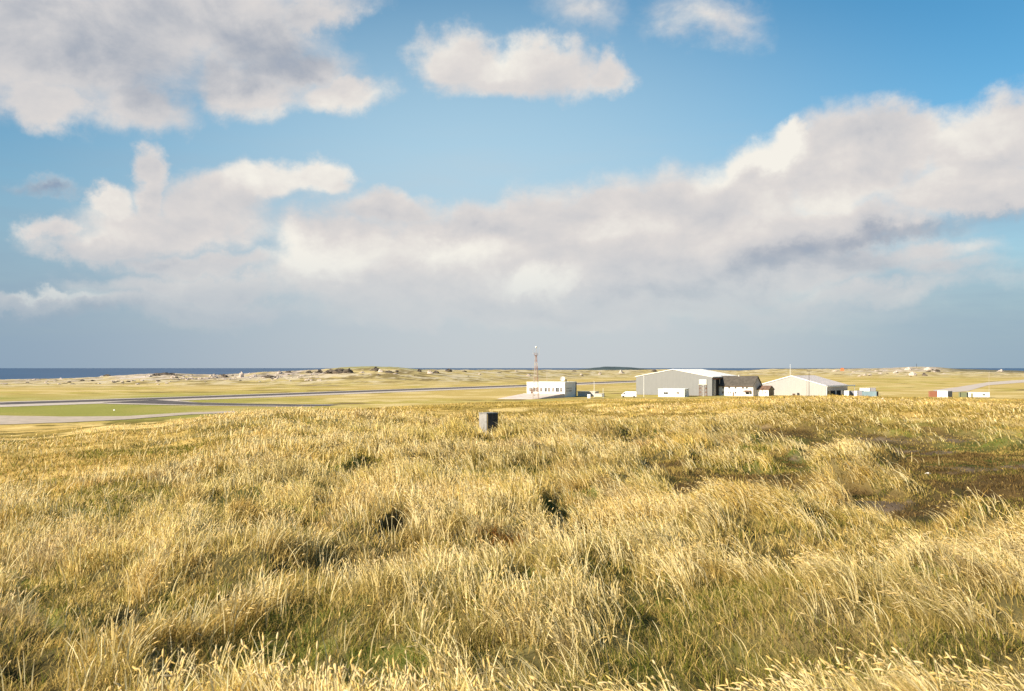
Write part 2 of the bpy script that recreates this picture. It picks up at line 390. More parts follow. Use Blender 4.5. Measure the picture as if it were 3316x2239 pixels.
def ground_colour(x, y, r, u, R, b, m):
    n1 = fbm(x / 3.0, y / 3.0, 41, 4); n2 = fbm(x / 14, y / 30, 43, 4); n3 = fbm(x / .5, y / .5, 47, 3)
    c = lerp(np.broadcast_to(np.array([.15, .115, .045]), x.shape + (3,)), np.array([.11, .13, .025]), sst(n1, .42, .62))
    c = lerp(c, np.array([.26, .20, .09]), sst(n3, .55, .72) * .7)
    c = lerp(c, lerp(np.broadcast_to(np.array([.085, .055, .022]), x.shape + (3,)), np.array([.09, .10, .022]), sst(n1, .42, .6)), b)
    c = lerp(c, DIRT * (.7 + .6 * n3[..., None]), dirt_mask(x, y, b))
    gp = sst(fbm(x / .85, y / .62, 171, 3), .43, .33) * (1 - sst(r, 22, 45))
    c = lerp(c, np.array([.065, .055, .022]), gp * .8)  # openings darkened in the soil colour for the small shadows between tussocks
    c = lerp(c, PEAT_SHADE * .8, np.maximum(m * .8, hole_mask(x, y)[1]))  # hollow floors: dark peat with their deep shade put into the colour
    # slopes of the hill beyond the tall grass: dry turf
    turf = lerp(np.broadcast_to(np.array([.56, .39, .13]), x.shape + (3,)), np.array([.30, .21, .055]), sst(n2, .42, .62))
    turf = lerp(turf, np.array([.70, .51, .20]), sst(fbm(x / 6, y / 14, 53, 4), .52, .7))
    streak = sst(fbm(x / 9 + y / 30, y / 11 - x / 16, 59, 4), .52, .66) * sst(-u, .1, .3)
    turf = lerp(turf, np.array([.16, .12, .03]), streak)
    c = lerp(c, turf, np.maximum(sst(r, 28, 70), sst(-u, .12, .4) * sst(r, 16, 22)))
    # airfield turf
    a1 = fbm(x / 60, y / 80, 61, 5); a2 = fbm(x / 22, y / 26, 67, 5)
    af = lerp(np.broadcast_to(np.array([.48, .35, .12]), x.shape + (3,)), np.array([.42, .33, .09]), sst(a1, .42, .62))
    af = lerp(af, np.array([.60, .46, .21]), sst(a2, .52, .70))
    af = lerp(af, np.array([.14, .09, .05]), sst(a2, .36, .26) * sst(a1, .45, .6) * .8)
    c = lerp(c, af, sst(r, 300, 420))
    # green mown grass in front of the runway on the left
    g = sst(-u, .14, .38) * sst(r, 300, 345) * (1 - sst(r, 560, 700))
    c = lerp(c, np.array([.26, .26, .06]), g * (.55 + .45 * sst(a1, .3, .6)) * .9)
    # beyond the runway: heath, then rocky, sandy coast
    t = sst(r, .62 * R, .8 * R)
    heath = lerp(np.broadcast_to(np.array([.50, .39, .17]), x.shape + (3,)), np.array([.20, .15, .07]), sst(fbm(x / 18, y / 28, 73, 5, .65), .48, .58))
    heath = lerp(heath, np.array([.58, .49, .34]), sst(fbm(x / 16, y / 26, 79, 5, .65), .50, .60))
    c = lerp(c, heath, t * .85)
    px = u * F + 1658
    # sandy and stony bands
    rock = sst(r, .8 * R, .86 * R) * (sst(px, 120, 500) * (1 - sst(px, 1000, 1120)) * .8 + sst(px, 2600, 2900) * (1 - sst(px, 3020, 3120)) * .8 + (1 - sst(px, 0, 500)) * .5)
    c = lerp(c, np.array([.60, .50, .45]), rock * sst(fbm(x / 12, y / 16, 83, 5, .65), .42, .58))
    c = lerp(c, np.array([.17, .14, .10]), rock * sst(fbm(x / 8, y / 18, 181, 4, .6), .52, .60) * .9)
    c = lerp(c, np.array([.26, .25, .10]), sst(px, 1040, 1120) * (1 - sst(px, 1330, 1420)) * sst(r, .9 * R, .96 * R) * .8)
    c = lerp(c, np.array([.09, .09, .065]), sst(px, 3030, 3110) * sst(r, .84 * R, .9 * R) * .75)
    return c

def link(o, parent=None):
    C.objects.link(o)
    if parent is not None: o.parent = parent
    return o
def structure(name, me, m):
    o = bpy.data.objects.new(name, me); me.materials.append(m); o['kind'] = 'structure'; return link(o)

az_f = np.concatenate([np.linspace(-math.pi, -.85, 26)[:-1], np.linspace(-.85, -.62, 24)[:-1], np.linspace(-.62, .62, 520), np.linspace(.62, .85, 24)[1:], np.linspace(.85, math.pi, 26)[1:]])
rr = np.concatenate([[0.05, .5, 1.0, 1.5], np.geomspace(2.0, 60, 560), np.geomspace(60, 470, 230)[1:], np.geomspace(470, 3600, 260)[1:]])
RR, AA = np.meshgrid(rr, az_f, indexing='ij')
GX = RR * np.sin(AA); GY = RR * np.cos(AA)
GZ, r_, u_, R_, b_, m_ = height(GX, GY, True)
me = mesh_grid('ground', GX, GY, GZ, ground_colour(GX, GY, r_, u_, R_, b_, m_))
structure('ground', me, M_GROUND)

# ------------------------------------------------------------------ sea
def sea_material():
    m = bpy.data.materials.new('sea_water'); m.use_nodes = True
    N = NT(m.node_tree); bs = m.node_tree.nodes['Principled BSDF']
    t = N.n('ShaderNodeTexCoord').outputs['Object']
    n = N.noise(N.vm('MULTIPLY', t, (1 / 260, 1 / 900, 1)), 1.0, 6.0, .6)
    c = N.mix(N.ss(n, .35, .7), (.022, .055, .12, 1), (.035, .085, .17, 1))
    caps = N.noise(N.vm('MULTIPLY', t, (1 / 60, 1 / 220, 1)), 1.0, 6.0, .7)
    c = N.mix(N.ss(caps, .70, .76), c, (.55, .6, .65, 1))
    N.put(bs.inputs['Base Color'], c); bs.inputs['Roughness'].default_value = .4; bs.inputs['IOR'].default_value = 1.33
    bs.inputs['Specular IOR Level'].default_value = .5
    b = N.n('ShaderNodeBump'); b.inputs['Strength'].default_value = .6; b.inputs['Distance'].default_value = 1.5
    N.put(b.inputs['Height'], N.noise(N.vm('MULTIPLY', t, (1 / 14, 1 / 30, 1)), 1.0, 5.0, .6)); N.t.links.new(b.outputs[0], bs.inputs['Normal'])
    return m
sa = np.linspace(-math.pi, math.pi, 181); sr = np.geomspace(500, 45000, 40)
SR, SA = np.meshgrid(sr, sa, indexing='ij')
structure('sea', mesh_grid('sea', SR * np.sin(SA), SR * np.cos(SA), np.full(SR.shape, -4.0)), sea_material())

# far low island on the horizon
def island(px0, px1, top_row, dist, name='far_island'):
    x0 = (px0 - 1658) / F * dist; x1 = (px1 - 1658) / F * dist
    ux = np.linspace(0, 1, 60); uy = np.linspace(0, 1, 16)
    A, B = np.meshgrid(uy, ux, indexing='ij')
    prof = np.interp(B, [0, .12, .35, .55, .75, 1], [0, .45, 1, .95, .55, 0])
    hgt = EYE - (top_row - HOR) / F * dist + 4
    Z = -4.5 + prof * np.sin(np.pi * np.clip(A, 0, 1)) ** .7 * hgt * (.9 + .2 * fbm(B * 9, A * 4, 5, 4))
    structure(name, mesh_grid(name, x0 + (x1 - x0) * B, dist + A * 500, Z), mat('island_turf', (.06, .085, .09), var=.2, scale=.01))
island(1850, 2200, 1189, 5200)

# ------------------------------------------------------------------ paved and gravel strips on the airfield (flat sheets)
def on_plane(px, row, z=0.0):
    d = (row - HOR) / F; y = (EYE - z) / d
    return ((px - 1658) / F * y, y)
def strip(name, pts, z, m, kind='structure'):
    """pts: left edge points and right edge points of a strip as (x, y) pairs"""
    A, B = pts
    n = 60
    def samp(L):
        L = np.array(L); s = np.r_[0, np.cumsum(np.hypot(*np.diff(L, axis=0).T))]; t = np.linspace(0, s[-1], n)
        return np.stack([np.interp(t, s, L[:, 0]), np.interp(t, s, L[:, 1])], 1)
    a = samp(A); b = samp(B)
    k = np.linspace(0, 1, 5)[:, None, None]
    G = a[None] * (1 - k) + b[None] * k
    wob = (fbm(G[..., 0] / 7, G[..., 1] / 7, 3, 3) - .5) * 2.0
    G[0, :, 1] += wob[0]; G[-1, :, 1] += wob[-1]
    me = mesh_grid(name, G[..., 0], G[..., 1], np.full(G.shape[:2], z))
    me.flip_normals() if me.polygons[0].normal.z < 0 else None
    return structure(name, me, m)
ASPH = mat('runway_asphalt', (.13, .108, .10), .85, .25, .15)
GRAV = mat('pale_gravel', (.56, .47, .40), .95, .10, .3)
SANDM = mat('sand_track', (.52, .42, .33), .95, .14, .25)
CONC = mat('apron_concrete', (.70, .58, .50), .9, .12, .2)
def rowpts(lst, z=0.0): return [on_plane(px, row, z) for px, row in lst]
# runway centre line through the photograph's measured rows
near_e = [(-900, 1346), (0, 1313.5), (450, 1299.0), (900, 1283.0), (1702, 1252.8), (2061, 1238.0), (2400, 1222.0)]
far_e = [(-900, 1338), (0, 1306.5), (450, 1293.5), (900, 1277.5), (1702, 1249.2), (2061, 1234.8), (2400, 1219.8)]
g_near = [(-900, 1357), (0, 1321.0), (390, 1307.5), (560, 1300.6), (900, 1288.0), (1702, 1256.0), (2061, 1241.0), (2560, 1218.5)]
g_far = [(-900, 1335), (0, 1303.5), (450, 1291.5), (900, 1275.8), (1702, 1248.2), (2061, 1234.0), (2560, 1213.5)]
strip('runway_shoulder', (rowpts(g_near), rowpts(g_far)), .10, GRAV)
strip('runway', (rowpts(near_e), rowpts(far_e)), .16, ASPH)
strip('taxiway_shoulder', (rowpts([(330, 1310.5), (620, 1316), (900, 1319.5), (1320, 1322)]), rowpts([(540, 1297.5), (640, 1306), (900, 1311.8), (1320, 1313)])), .13, GRAV)
strip('taxiway', (rowpts([(330, 1306.5), (600, 1313.5), (760, 1316.2), (1010, 1319), (1320, 1320)]), rowpts([(500, 1298), (620, 1306), (760, 1309.8), (1010, 1313.6), (1320, 1315)])), .20, ASPH)
strip('sand_road', (rowpts([(-700, 1395), (0, 1378), (200, 1372), (400, 1362), (620, 1345), (760, 1340)]), rowpts([(-700, 1352), (0, 1349), (200, 1352), (400, 1351), (620, 1338), (760, 1334)])), .12, SANDM)
strip('gravel_track', (rowpts([(2560, 1225), (2800, 1222), (3100, 1221)]), rowpts([(2560, 1222.5), (2800, 1220.5), (3100, 1219.5)])), .12, GRAV)
strip('gravel_track', (rowpts([(3040, 1275), (3130, 1270), (3200, 1250), (3330, 1240), (3800, 1226)]), rowpts([(3020, 1266), (3100, 1256), (3200, 1240), (3330, 1231), (3800, 1220)])), .12, GRAV)

# ------------------------------------------------------------------ mesh builder for objects
class MB:
    def __init__(s): s.v = []; s.f = []
    def poly(s, pts, quads):
        n = len(s.v); s.v += [tuple(p) for p in pts]; s.f += [tuple(n + i for i in q) for q in quads]; return s
    def box(s, x0, x1, y0, y1, z0, z1):
        return s.poly([(x0, y0, z0), (x1, y0, z0), (x1, y1, z0), (x0, y1, z0), (x0, y0, z1), (x1, y0, z1), (x1, y1, z1), (x0, y1, z1)],
                      [(0, 3, 2, 1), (4, 5, 6, 7), (0, 1, 5, 4), (1, 2, 6, 5), (2, 3, 7, 6), (3, 0, 4, 7)])
    def bar(s, a, b, r, n=6, r2=None):
        a = Vector(a); b = Vector(b); d = (b - a).normalized(); r2 = r if r2 is None else r2
        p = d.orthogonal().normalized(); q = d.cross(p); k = len(s.v)
        for c, rad in ((a, r), (b, r2)):
            for i in range(n):
                t = 2 * math.pi * i / n; s.v.append(tuple(c + (p * math.cos(t) + q * math.sin(t)) * rad))
        for i in range(n):
            j = (i + 1) % n; s.f.append((k + i, k + j, k + n + j, k + n + i))
        s.f.append(tuple(k + n - 1 - i for i in range(n))); s.f.append(tuple(k + n + i for i in range(n)))
        return s
    def prism(s, prof, y0, y1):
        """profile in xz extruded along y"""
        n = len(prof); k = len(s.v)
        s.v += [(x, y0, z) for x, z in prof] + [(x, y1, z) for x, z in prof]
        s.f.append(tuple(k + i for i in range(n))); s.f.append(tuple(k + n + n - 1 - i for i in range(n)))
        for i in range(n):
            j = (i + 1) % n; s.f.append((k + i, k + n + i, k + n + j, k + j))
        return s
    def prismx(s, prof, x0, x1):
        """profile in yz extruded along x"""
        n = len(prof); k = len(s.v)
        s.v += [(x0, y, z) for y, z in prof] + [(x1, y, z) for y, z in prof]
        s.f.append(tuple(k + n - 1 - i for i in range(n))); s.f.append(tuple(k + n + i for i in range(n)))
        for i in range(n):
            j = (i + 1) % n; s.f.append((k + i, k + j, k + n + j, k + n + i))
        return s
    def ring(s, pts_r, n=14, axis='z'):
        """lathe around the z axis: list of (radius, z)"""
        k = len(s.v)
        for r, z in pts_r:
            for i in range(n):
                t = 2 * math.pi * i / n; s.v.append((r * math.cos(t), r * math.sin(t), z))
        for q in range(len(pts_r) - 1):
            for i in range(n):
                j = (i + 1) % n; s.f.append((k + q * n + i, k + q * n + j, k + (q + 1) * n + j, k + (q + 1) * n + i))
        s.f.append(tuple(k + n - 1 - i for i in range(n))); s.f.append(tuple(k + (len(pts_r) - 1) * n + i for i in range(n)))
        return s
    def xf(s, M):
        s.v = [tuple(M @ Vector(p)) for p in s.v]; return s
    def build(s, name, m, parent=None, smooth=False, bevel=0.0):
        import bmesh
        me = bpy.data.meshes.new(name); me.from_pydata(s.v, [], s.f)
        bm = bmesh.new(); bm.from_mesh(me)
        bmesh.ops.recalc_face_normals(bm, faces=bm.faces)
        if bevel: bmesh.ops.bevel(bm, geom=bm.edges[:], offset=bevel, segments=2, affect='EDGES')
        bm.to_mesh(me); bm.free()
        me.materials.append(m)
        if smooth: me.polygons.foreach_set('use_smooth', [True] * len(me.polygons))
        return link(bpy.data.objects.new(name, me), parent)
def tag(o, label, cat, group=None):
    o['label'] = label; o['category'] = cat
    if group: o['group'] = group
    return o
def thing(name, label, cat, loc, alpha=0.0, group=None):
    """Empty at the base; alpha = degrees the front is turned to the left (towards the sun)"""
    o = bpy.data.objects.new(name, None); link(o); o.location = loc; o.rotation_euler = (0, 0, -math.radians(alpha))
    o.empty_display_size = 1.0
    return tag(o, label, cat, group)
def at(px, Y, z=0.0): return ((px - 1658) / F * Y, Y, z)
def gz(x, y): return float(height(np.array([x]), np.array([y]))[0])

WHITE = mat('white_render', (.86, .84, .80), .7, .05, .5, streak=.12)
WHITE_P = mat('white_paint', (.84, .83, .80), .5, .05, .8, streak=.2)
GREYP = corrugated('grey_cladding', (.205, .204, .20), var=.03)
LIGHTP = corrugated('light_cladding', (.36, .345, .325), var=.03)
ROOFW = corrugated('pale_roof_sheet', (.92, .87, .80), var=.03)
ROOFG = corrugated('grey_roof_sheet', (.72, .62, .56))
SLATE = mat('dark_roof_tiles', (.10, .085, .07), .8, .2, .6)
RUST = mat('rusty_steel', (.26, .13, .07), .85, .3, .7)
BROWN = mat('brown_boards', (.20, .12, .085), .8, .2, 1.0)
GLASS = mat('dark_window_glass', (.05, .055, .065), .15, .2, 2.0, spec=.8)
GLASSL = mat('curtained_window_glass', (.26, .22, .19), .25, .3, 1.2, spec=.8)
DARK = mat('dark_steel', (.035, .035, .04), .7, .2, 1.0)
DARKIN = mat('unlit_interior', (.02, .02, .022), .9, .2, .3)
GREYW = mat('grey_render', (.60, .54, .49), .85, .12, .6)
TYRE = mat('tyre_rubber', (.025, .025, .025), .9, .2, 2)
STEEL = mat('galvanised_steel', (.45, .45, .44), .5, .15, 2.0)
POLEW = mat('white_pole_paint', (.85, .83, .78), .5, .05, 2.0)
WOOD = mat('weathered_pole_wood', (.13, .10, .08), .9, .25, 3.0)
REDP = mat('red_mast_paint', (.40, .20, .13), .6, .2, 1.5)
MWHITE = mat('white_mast_paint', (.50, .43, .36), .6, .12, 1.5)

def window(parent, x, z, w_, h_, m=GLASS, frame=WHITE_P, side='front', y=0.0, fw=.045):
    """window set on the front (y = const) or on the right wall (x = const)"""
    if side == 'front':
        f = MB(); f.box(x - w_ / 2 - fw, x + w_ / 2 + fw, y - .09, y - .003, z - fw, z); f.box(x - w_ / 2 - fw, x + w_ / 2 + fw, y - .06, y - .003, z + h_, z + h_ + fw)
        f.box(x - w_ / 2 - fw, x - w_ / 2, y - .06, y - .003, z, z + h_); f.box(x + w_ / 2, x + w_ / 2 + fw, y - .06, y - .003, z, z + h_)
        f.box(x - .03, x + .03, y - .055, y - .026, z, z + h_)
        o = f.build('window', frame, parent)
        MB().box(x - w_ / 2, x + w_ / 2, y - .025, y - .004, z, z + h_).build('pane', m, o)
    else:
        f = MB(); f.box(y + .003, y + .07, x - w_ / 2 - fw, x + w_ / 2 + fw, z - fw, z); f.box(y + .003, y + .06, x - w_ / 2 - fw, x + w_ / 2 + fw, z + h_, z + h_ + fw)
        f.box(y + .003, y + .06, x - w_ / 2 - fw, x - w_ / 2, z, z + h_); f.box(y + .003, y + .06, x + w_ / 2, x + w_ / 2 + fw, z, z + h_)
        o = f.build('window', frame, parent)
        MB().box(y + .004, y + .025, x - w_ / 2, x + w_ / 2, z, z + h_).build('pane', m, o)
    return o

# ---------------------------------------------------------------- grey hangar
def gable_shell(w_, d, eave, ridge, t=.25):
    """walls as a closed gable prism, origin mid front"""
    return MB().prism([(-w_ / 2, -.5), (w_ / 2, -.5), (w_ / 2, eave), (0, ridge), (-w_ / 2, eave)], 0, d)
def roof_slabs(w_, d, eave, ridge, over=.5, t=.3, front=.35):
    k = (ridge - eave) / (w_ / 2); x = w_ / 2 + over; ze = eave - k * over
    e = .02
    return MB().prism([(-x, ze + e), (0, ridge + e), (x, ze + e), (x, ze + t), (0, ridge + t), (-x, ze + t)], -front, d + front)
h1 = thing('hangar', 'big grey hangar with a pale pitched roof, the largest building of the airfield', 'hangar', at(2180, 580), 35)
Wd, D1, E1, R1 = 48.5, 40, 10.6, 14.9
gable_shell(Wd, D1, E1, R1).build('wall', GREYP, h1)
roof_slabs(Wd, D1, E1, R1, .6, .35).build('roof', ROOFW, h1)
# open side with dark interior: framed opening and half open door leaves on the right wall
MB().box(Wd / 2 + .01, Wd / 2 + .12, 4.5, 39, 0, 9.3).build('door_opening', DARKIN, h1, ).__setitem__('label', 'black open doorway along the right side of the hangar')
for y0, y1 in ((9.8, 10.2), (18, 18.4), (27, 27.4)):
    MB().box(Wd / 2 + .13, Wd / 2 + .45, y0, y1, 0, 9.3).build('door_post', GREYW, h1)
MB().box(Wd / 2 + .13, Wd / 2 + .7, 1.2, 40, 9.35, 10.1).build('door_track', RUST, h1)
MB().box(Wd / 2 + .13, Wd / 2 + .4, 1.0, 4.3, 0, 9.2).build('door', LIGHTP, h1)
for px in (-8, 2):
    pass
MB().box(-6.2, -5.0, -.12, -.003, 0, 2.2).build('door', BROWN, h1)

# white tank on a rusty stand beside the hangar
tk = thing('water_tank', 'white box tank raised on a rusty steel stand at the corner of the grey hangar', 'tank', at(2277, 552), 20)
MB().box(-2.0, 2.0, -1.4, 1.4, 7.0, 9.4).build('tank', WHITE_P, tk, bevel=.06)
MB().box(-2.3, 2.3, -1.7, 1.7, 6.55, 6.9).build('platform', mat('cream_paint', (.75, .66, .52), .7, .1, 1.0), tk)
for sx in (-1, 1):
    for sy in (-1, 1):
        MB().bar((sx * 2.0, sy * 1.4, 0), (sx * 1.9, sy * 1.3, 6.55), .13).build('leg', RUST, tk)
b = MB()
for z0 in (.4, 2.5, 4.6):
    for sy in (-1.35, 1.35):
        b.bar((-1.95, sy, z0), (1.95, sy, z0 + 2.0), .06); b.bar((1.95, sy, z0), (-1.95, sy, z0 + 2.0), .06); b.bar((-1.95, sy, z0 + 2.0), (1.95, sy, z0 + 2.0), .06)
b.build('brace', RUST, tk)
MB().bar((.3, -1.75, 0), (.3, -1.75, 6.8), .12).build('pipe', POLEW, tk)
# rail of the tank
b = MB()
for x in (-2.2, -1.1, 0, 1.1, 2.2): b.bar((x, -1.65, 6.9), (x, -1.65, 7.9), .035, 5)
b.bar((-2.2, -1.65, 7.9), (2.2, -1.65, 7.9), .035, 5); b.build('railing', STEEL, tk)

# white flat-roofed annex in front of the grey hangar
an = thing('annex_building', 'low white flat-roofed block standing before the front of the grey hangar', 'building', at(2174, 545), 20)
MB().box(-7.2, 7.2, 0, 14, -.5, 4.15).build('wall', WHITE, an)
MB().box(-7.45, 7.45, -.25, 14.2, 4.16, 4.45).build('roof', WHITE_P, an)
window(an, -3.0, 1.5, 2.3, 1.1, GLASS)
window(an, 3.6, 1.7, 1.6, 1.1, GLASSL)
MB().box(7.204, 7.26, 3.2, 4.4, 0, 2.2).build('door', GREYW, an)
MB().box(-.6, .5, -.07, -.004, 0, 2.15).build('door', WHITE_P, an)

# ---------------------------------------------------------------- two-storey house
hs_ = thing('white_house', 'white two-storey house with dark pitched roof, in the gap between the two hangars', 'house', at(2379, 567), 42)
Wh, Dh, Eh, Rh = 23.2, 10.0, 5.9, 11.0
MB().prismx([(0, -.5), (Dh, -.5), (Dh, Eh), (Dh / 2, Rh - .25), (0, Eh)], -Wh / 2, Wh / 2 - .06).build('wall', WHITE, hs_)
MB().prismx([(0.02, -.5), (Dh - .02, -.5), (Dh - .02, Eh - .1), (Dh / 2, Rh - .4), (0.02, Eh - .1)], Wh / 2 - .055, Wh / 2 + .04).build('gable', GREYW, hs_)  # grey on a white house: the gable's shade is put into its colour
k = (Rh - Eh) / (Dh / 2); o_ = .55
rf = MB().prismx([(-o_, Eh - k * o_ + .05), (Dh / 2, Rh + .02), (Dh + o_, Eh - k * o_ + .05), (Dh + o_, Eh - k * o_ + .35), (Dh / 2, Rh + .35), (-o_, Eh - k * o_ + .35)], -Wh / 2 - .4, Wh / 2 + .5).build('roof', SLATE, hs_)
MB().box(-Wh / 2 - .35, Wh / 2 + .45, -o_ - .14, -o_ - .005, Eh - k * o_ - .12, Eh - k * o_ + .1).build('gutter', BROWN, hs_)
for px in (2343, 2362, 2382, 2405, 2417):
    x = (px - 2379) / (2436 - 2322) * Wh
    window(hs_, x, 4.0, 1.15, 1.35, GLASS)
for px, ww in ((2342, 1.1), (2359, .6), (2366, .6), (2382, 1.1)):
    x = (px - 2379) / (2436 - 2322) * Wh
    window(hs_, x, 1.15, ww, 1.2, GLASS)
pc = MB().prismx([(-2.2, 2.35), (-.003, 3.1), (-.003, 3.3), (-2.2, 2.5)], 6.3, 10.6).build('porch', BROWN, hs_)
for x in (6.45, 10.4): MB().box(x - .07, x + .07, -2.1, -1.95, 0, 2.3).build('post', WHITE_P, pc)
MB().box(6.9, 10.0, -.05, -.004, .9, 2.3).build('window', GLASS, hs_)
MB().box(-1.3, -.35, -.06, -.004, 0, 2.1).build('door', BROWN, hs_)
MB().box(Wh / 2 + .045, Wh / 2 + .12, 5.6, 9.0, 0, 4.2).build('door', mat('dark_gable_part', (.07, .06, .055), .8, .2, 1), hs_)  # darker part of the gable wall, set as a flat dark panel
MB().box(-.35, .35, Dh / 2 - .35, Dh / 2 + .35, Rh - .3, Rh + .9).build('chimney', GREYW, rf)

# ---------------------------------------------------------------- small shed
sh = thing('small_shed', 'small white shed with brown pitched roof just right of the two-storey house', 'shed', at(2470, 560), 42)
Ws, Ds, Es, Rs = 7.2, 6.4, 3.7, 5.7
MB().prismx([(0, -.5), (Ds, -.5), (Ds, Es), (Ds / 2, Rs - .2), (0, Es)], -Ws / 2, Ws / 2 - .05).build('wall', WHITE, sh)
MB().prismx([(.02, -.5), (Ds - .02, -.5), (Ds - .02, Es - .1), (Ds / 2, Rs - .35), (.02, Es - .1)], Ws / 2 - .045, Ws / 2 + .03).build('gable', mat('tan_boards', (.28, .22, .16), .8, .2, 1), sh)
k = (Rs - Es) / (Ds / 2)
rf = MB().prismx([(-.35, Es - k * .35 + .04), (Ds / 2, Rs), (Ds + .35, Es - k * .35 + .04), (Ds + .35, Es - k * .35 + .25), (Ds / 2, Rs + .22), (-.35, Es - k * .35 + .25)], -Ws / 2 - .3, Ws / 2 + .35).build('roof', BROWN, sh)
MB().bar((-.3, -.45, .9), (-.3, -.45, 6.0), .13, 8).build('flue', RUST, sh)
MB().box(Ws / 2 + .035, Ws / 2 + .09, 2.4, 3.6, 0, 2.1).build('door', BROWN, sh)
window(sh, 1.6, 1.5, .9, .9, GLASSL)

# ---------------------------------------------------------------- pale hangar
h2 = thing('hangar', 'lower cream-grey hangar with its dark doorway on the right, right of the shed', 'hangar', at(2563, 575), 38)
W2, D2, E2, R2 = 40.5, 35, 5.7, 11.2
gable_shell(W2, D2, E2, R2).build('wall', LIGHTP, h2)
roof_slabs(W2, D2, E2, R2, .3, .25, .2).build('roof', ROOFG, h2)
k = (R2 - E2) / (W2 / 2)
tr = MB()
for sx in (-1, 1): tr.prism([(sx * (W2 / 2 + .3), E2 - k * .3 - .15), (0, R2 - .15), (0, R2 + .32), (sx * (W2 / 2 + .3), E2 - k * .3 + .32)], -.36, -.22)
tr.build('verge_trim', WHITE_P, h2)
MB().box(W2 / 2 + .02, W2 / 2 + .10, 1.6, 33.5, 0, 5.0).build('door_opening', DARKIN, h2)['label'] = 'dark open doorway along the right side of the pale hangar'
MB().box(W2 / 2 + .12, W2 / 2 + .3, 1.6, 33.5, 2.9, 5.0).build('door_header', GREYW, h2)
MB().box(W2 / 2 + .12, W2 / 2 + .4, .2, 1.5, 0, 5.0).build('corner_post', WHITE_P, h2)
for y0, y1, m_ in ((3, 6.5, GLASS), (14, 16, GREYW), (23, 26, GLASS)):
    MB().box(W2 / 2 + .14, W2 / 2 + .32, y0, y1, 0, 2.85).build('door_leaf', m_, h2)
MB().box(W2 / 2 + .12, W2 / 2 + .75, .2, 46, 5.05, 5.75).build('door_track', WHITE_P, h2)
MB().bar((W2 / 2 + .5, 45.8, 0), (W2 / 2 + .5, 45.8, 5.05), .12).build('post', STEEL, h2)

# ---------------------------------------------------------------- control building
cb = thing('terminal_building', 'white flat-roofed building with a row of windows and shaded grey side wall', 'building', at(1767, 538), 22)
Wc, Dc, Hc, B0 = 21.8, 20.0, 8.0, 2.1
MB().box(-Wc / 2, Wc / 2 - .06, 0, Dc, -.5, Hc).build('wall', WHITE, cb)
sw = MB().box(Wc / 2 - .055, Wc / 2 + .05, .02, Dc - .02, -.5, Hc - .02).build('side_wall', mat('white_render_side', (.82, .76, .70), .7, .06, .5, streak=.2), cb)
MB().box(-Wc / 2 - .15, Wc / 2 + .25, -.2, Dc + .15, Hc + .004, Hc + .3).build('roof', WHITE_P, cb)
for i, (a, b_) in enumerate(((1712, 1722), (1723, 1732), (1733, 1743), (1748, 1756), (1763, 1771), (1774, 1782), (1788, 1796), (1800, 1811), (1814, 1822))):
    x = ((a + b_) / 2 - 1767) / (1829 - 1704) * Wc
    window(cb, x, B0 + .9, (b_ - a) * .165, 2.3, GLASSL if i in (0, 2, 3, 5, 6, 8) else GLASS, side='front')
for r0, z in ((0, 4.55), (1, 3.1)):
    for q in range(5): window(cb, 3.0 + q * 1.9, z, .9, .55 if r0 == 0 else .8, GLASS, GREYW, 'side', Wc / 2 + .05)
MB().bar((Wc / 2 + .25, 18.6, 0), (Wc / 2 + .25, 18.6, 7.9), .28, 8).build('drainpipe', DARK, cb)
MB().box(Wc / 2 + .055, Wc / 2 + .45, 1.6, 2.3, 5.6, 6.2).build('lamp', WHITE_P, cb)
MB().box(-8.6, -7.4, -.08, -.004, B0, B0 + 2.2).build('door', BROWN, cb)
# raised terrace in front of the building, ramping down to the grass
tx = at(1767, 538)
bm_ = MB().poly([(-14.5, -36, -.2), (5.5, -36, -.2), (Wc / 2, -.25, -.2), (-Wc / 2 - 2.5, -.25, -.2), (-13.5, -33, .25), (4.5, -33, .25), (Wc / 2 - .3, -.26, B0), (-Wc / 2 - 1.0, -.26, B0)],
                [(3, 2, 1, 0), (4, 5, 6, 7), (0, 1, 5, 4), (1, 2, 6, 5), (2, 3, 7, 6), (3, 0, 4, 7)])
te = bm_.build('terrace_pavement', CONC); te['kind'] = 'structure'; te.location = tx; te.rotation_euler = (0, 0, -math.radians(22))

lw = thing('low_wing', 'long low grey outbuilding with a thin pale roof edge right of the white terminal', 'building', at(1898, 556), 22)
MB().box(-5.0, 5.2, 0, 7, -.4, 2.5).build('wall', GREYW, lw)
MB().box(-5.2, 5.5, -.3, 7.2, 2.504, 2.8).build('roof', mat('cream_paint', (.75, .66, .52)), lw)
window(lw, 1.5, 1.0, 1.2, .8, GLASS, GREYW)
g2 = thing('concrete_bunker', 'squat grey store at the far end of the low wing', 'shed', at(1936, 548), 22)
MB().prismx([(0, -.4), (5, -.4), (5, 1.7), (0, 1.7)], -2.0, 2.3).build('wall', GREYW, g2)
MB().box(-2.15, 2.45, -.2, 5.2, 1.704, 1.85).build('roof', GREYW, g2)
cbx = thing('white_cabinet', 'small white equipment cabinet standing before the low grey wing', 'cabinet', at(1907, 520, 0), 15)
MB().box(-.8, .8, 0, .9, .1, 2.15).build('body', WHITE_P, cbx, bevel=.03)
MB().box(-.9, .9, -.1, 1.0, -.3, .1).build('plinth', GREYW, cbx)
MB().box(-.7, -.02, -.03, -.003, .2, 2.0).build('door', WHITE_P, cbx); MB().box(.02, .7, -.03, -.003, .2, 2.0).build('door', WHITE_P, cbx)

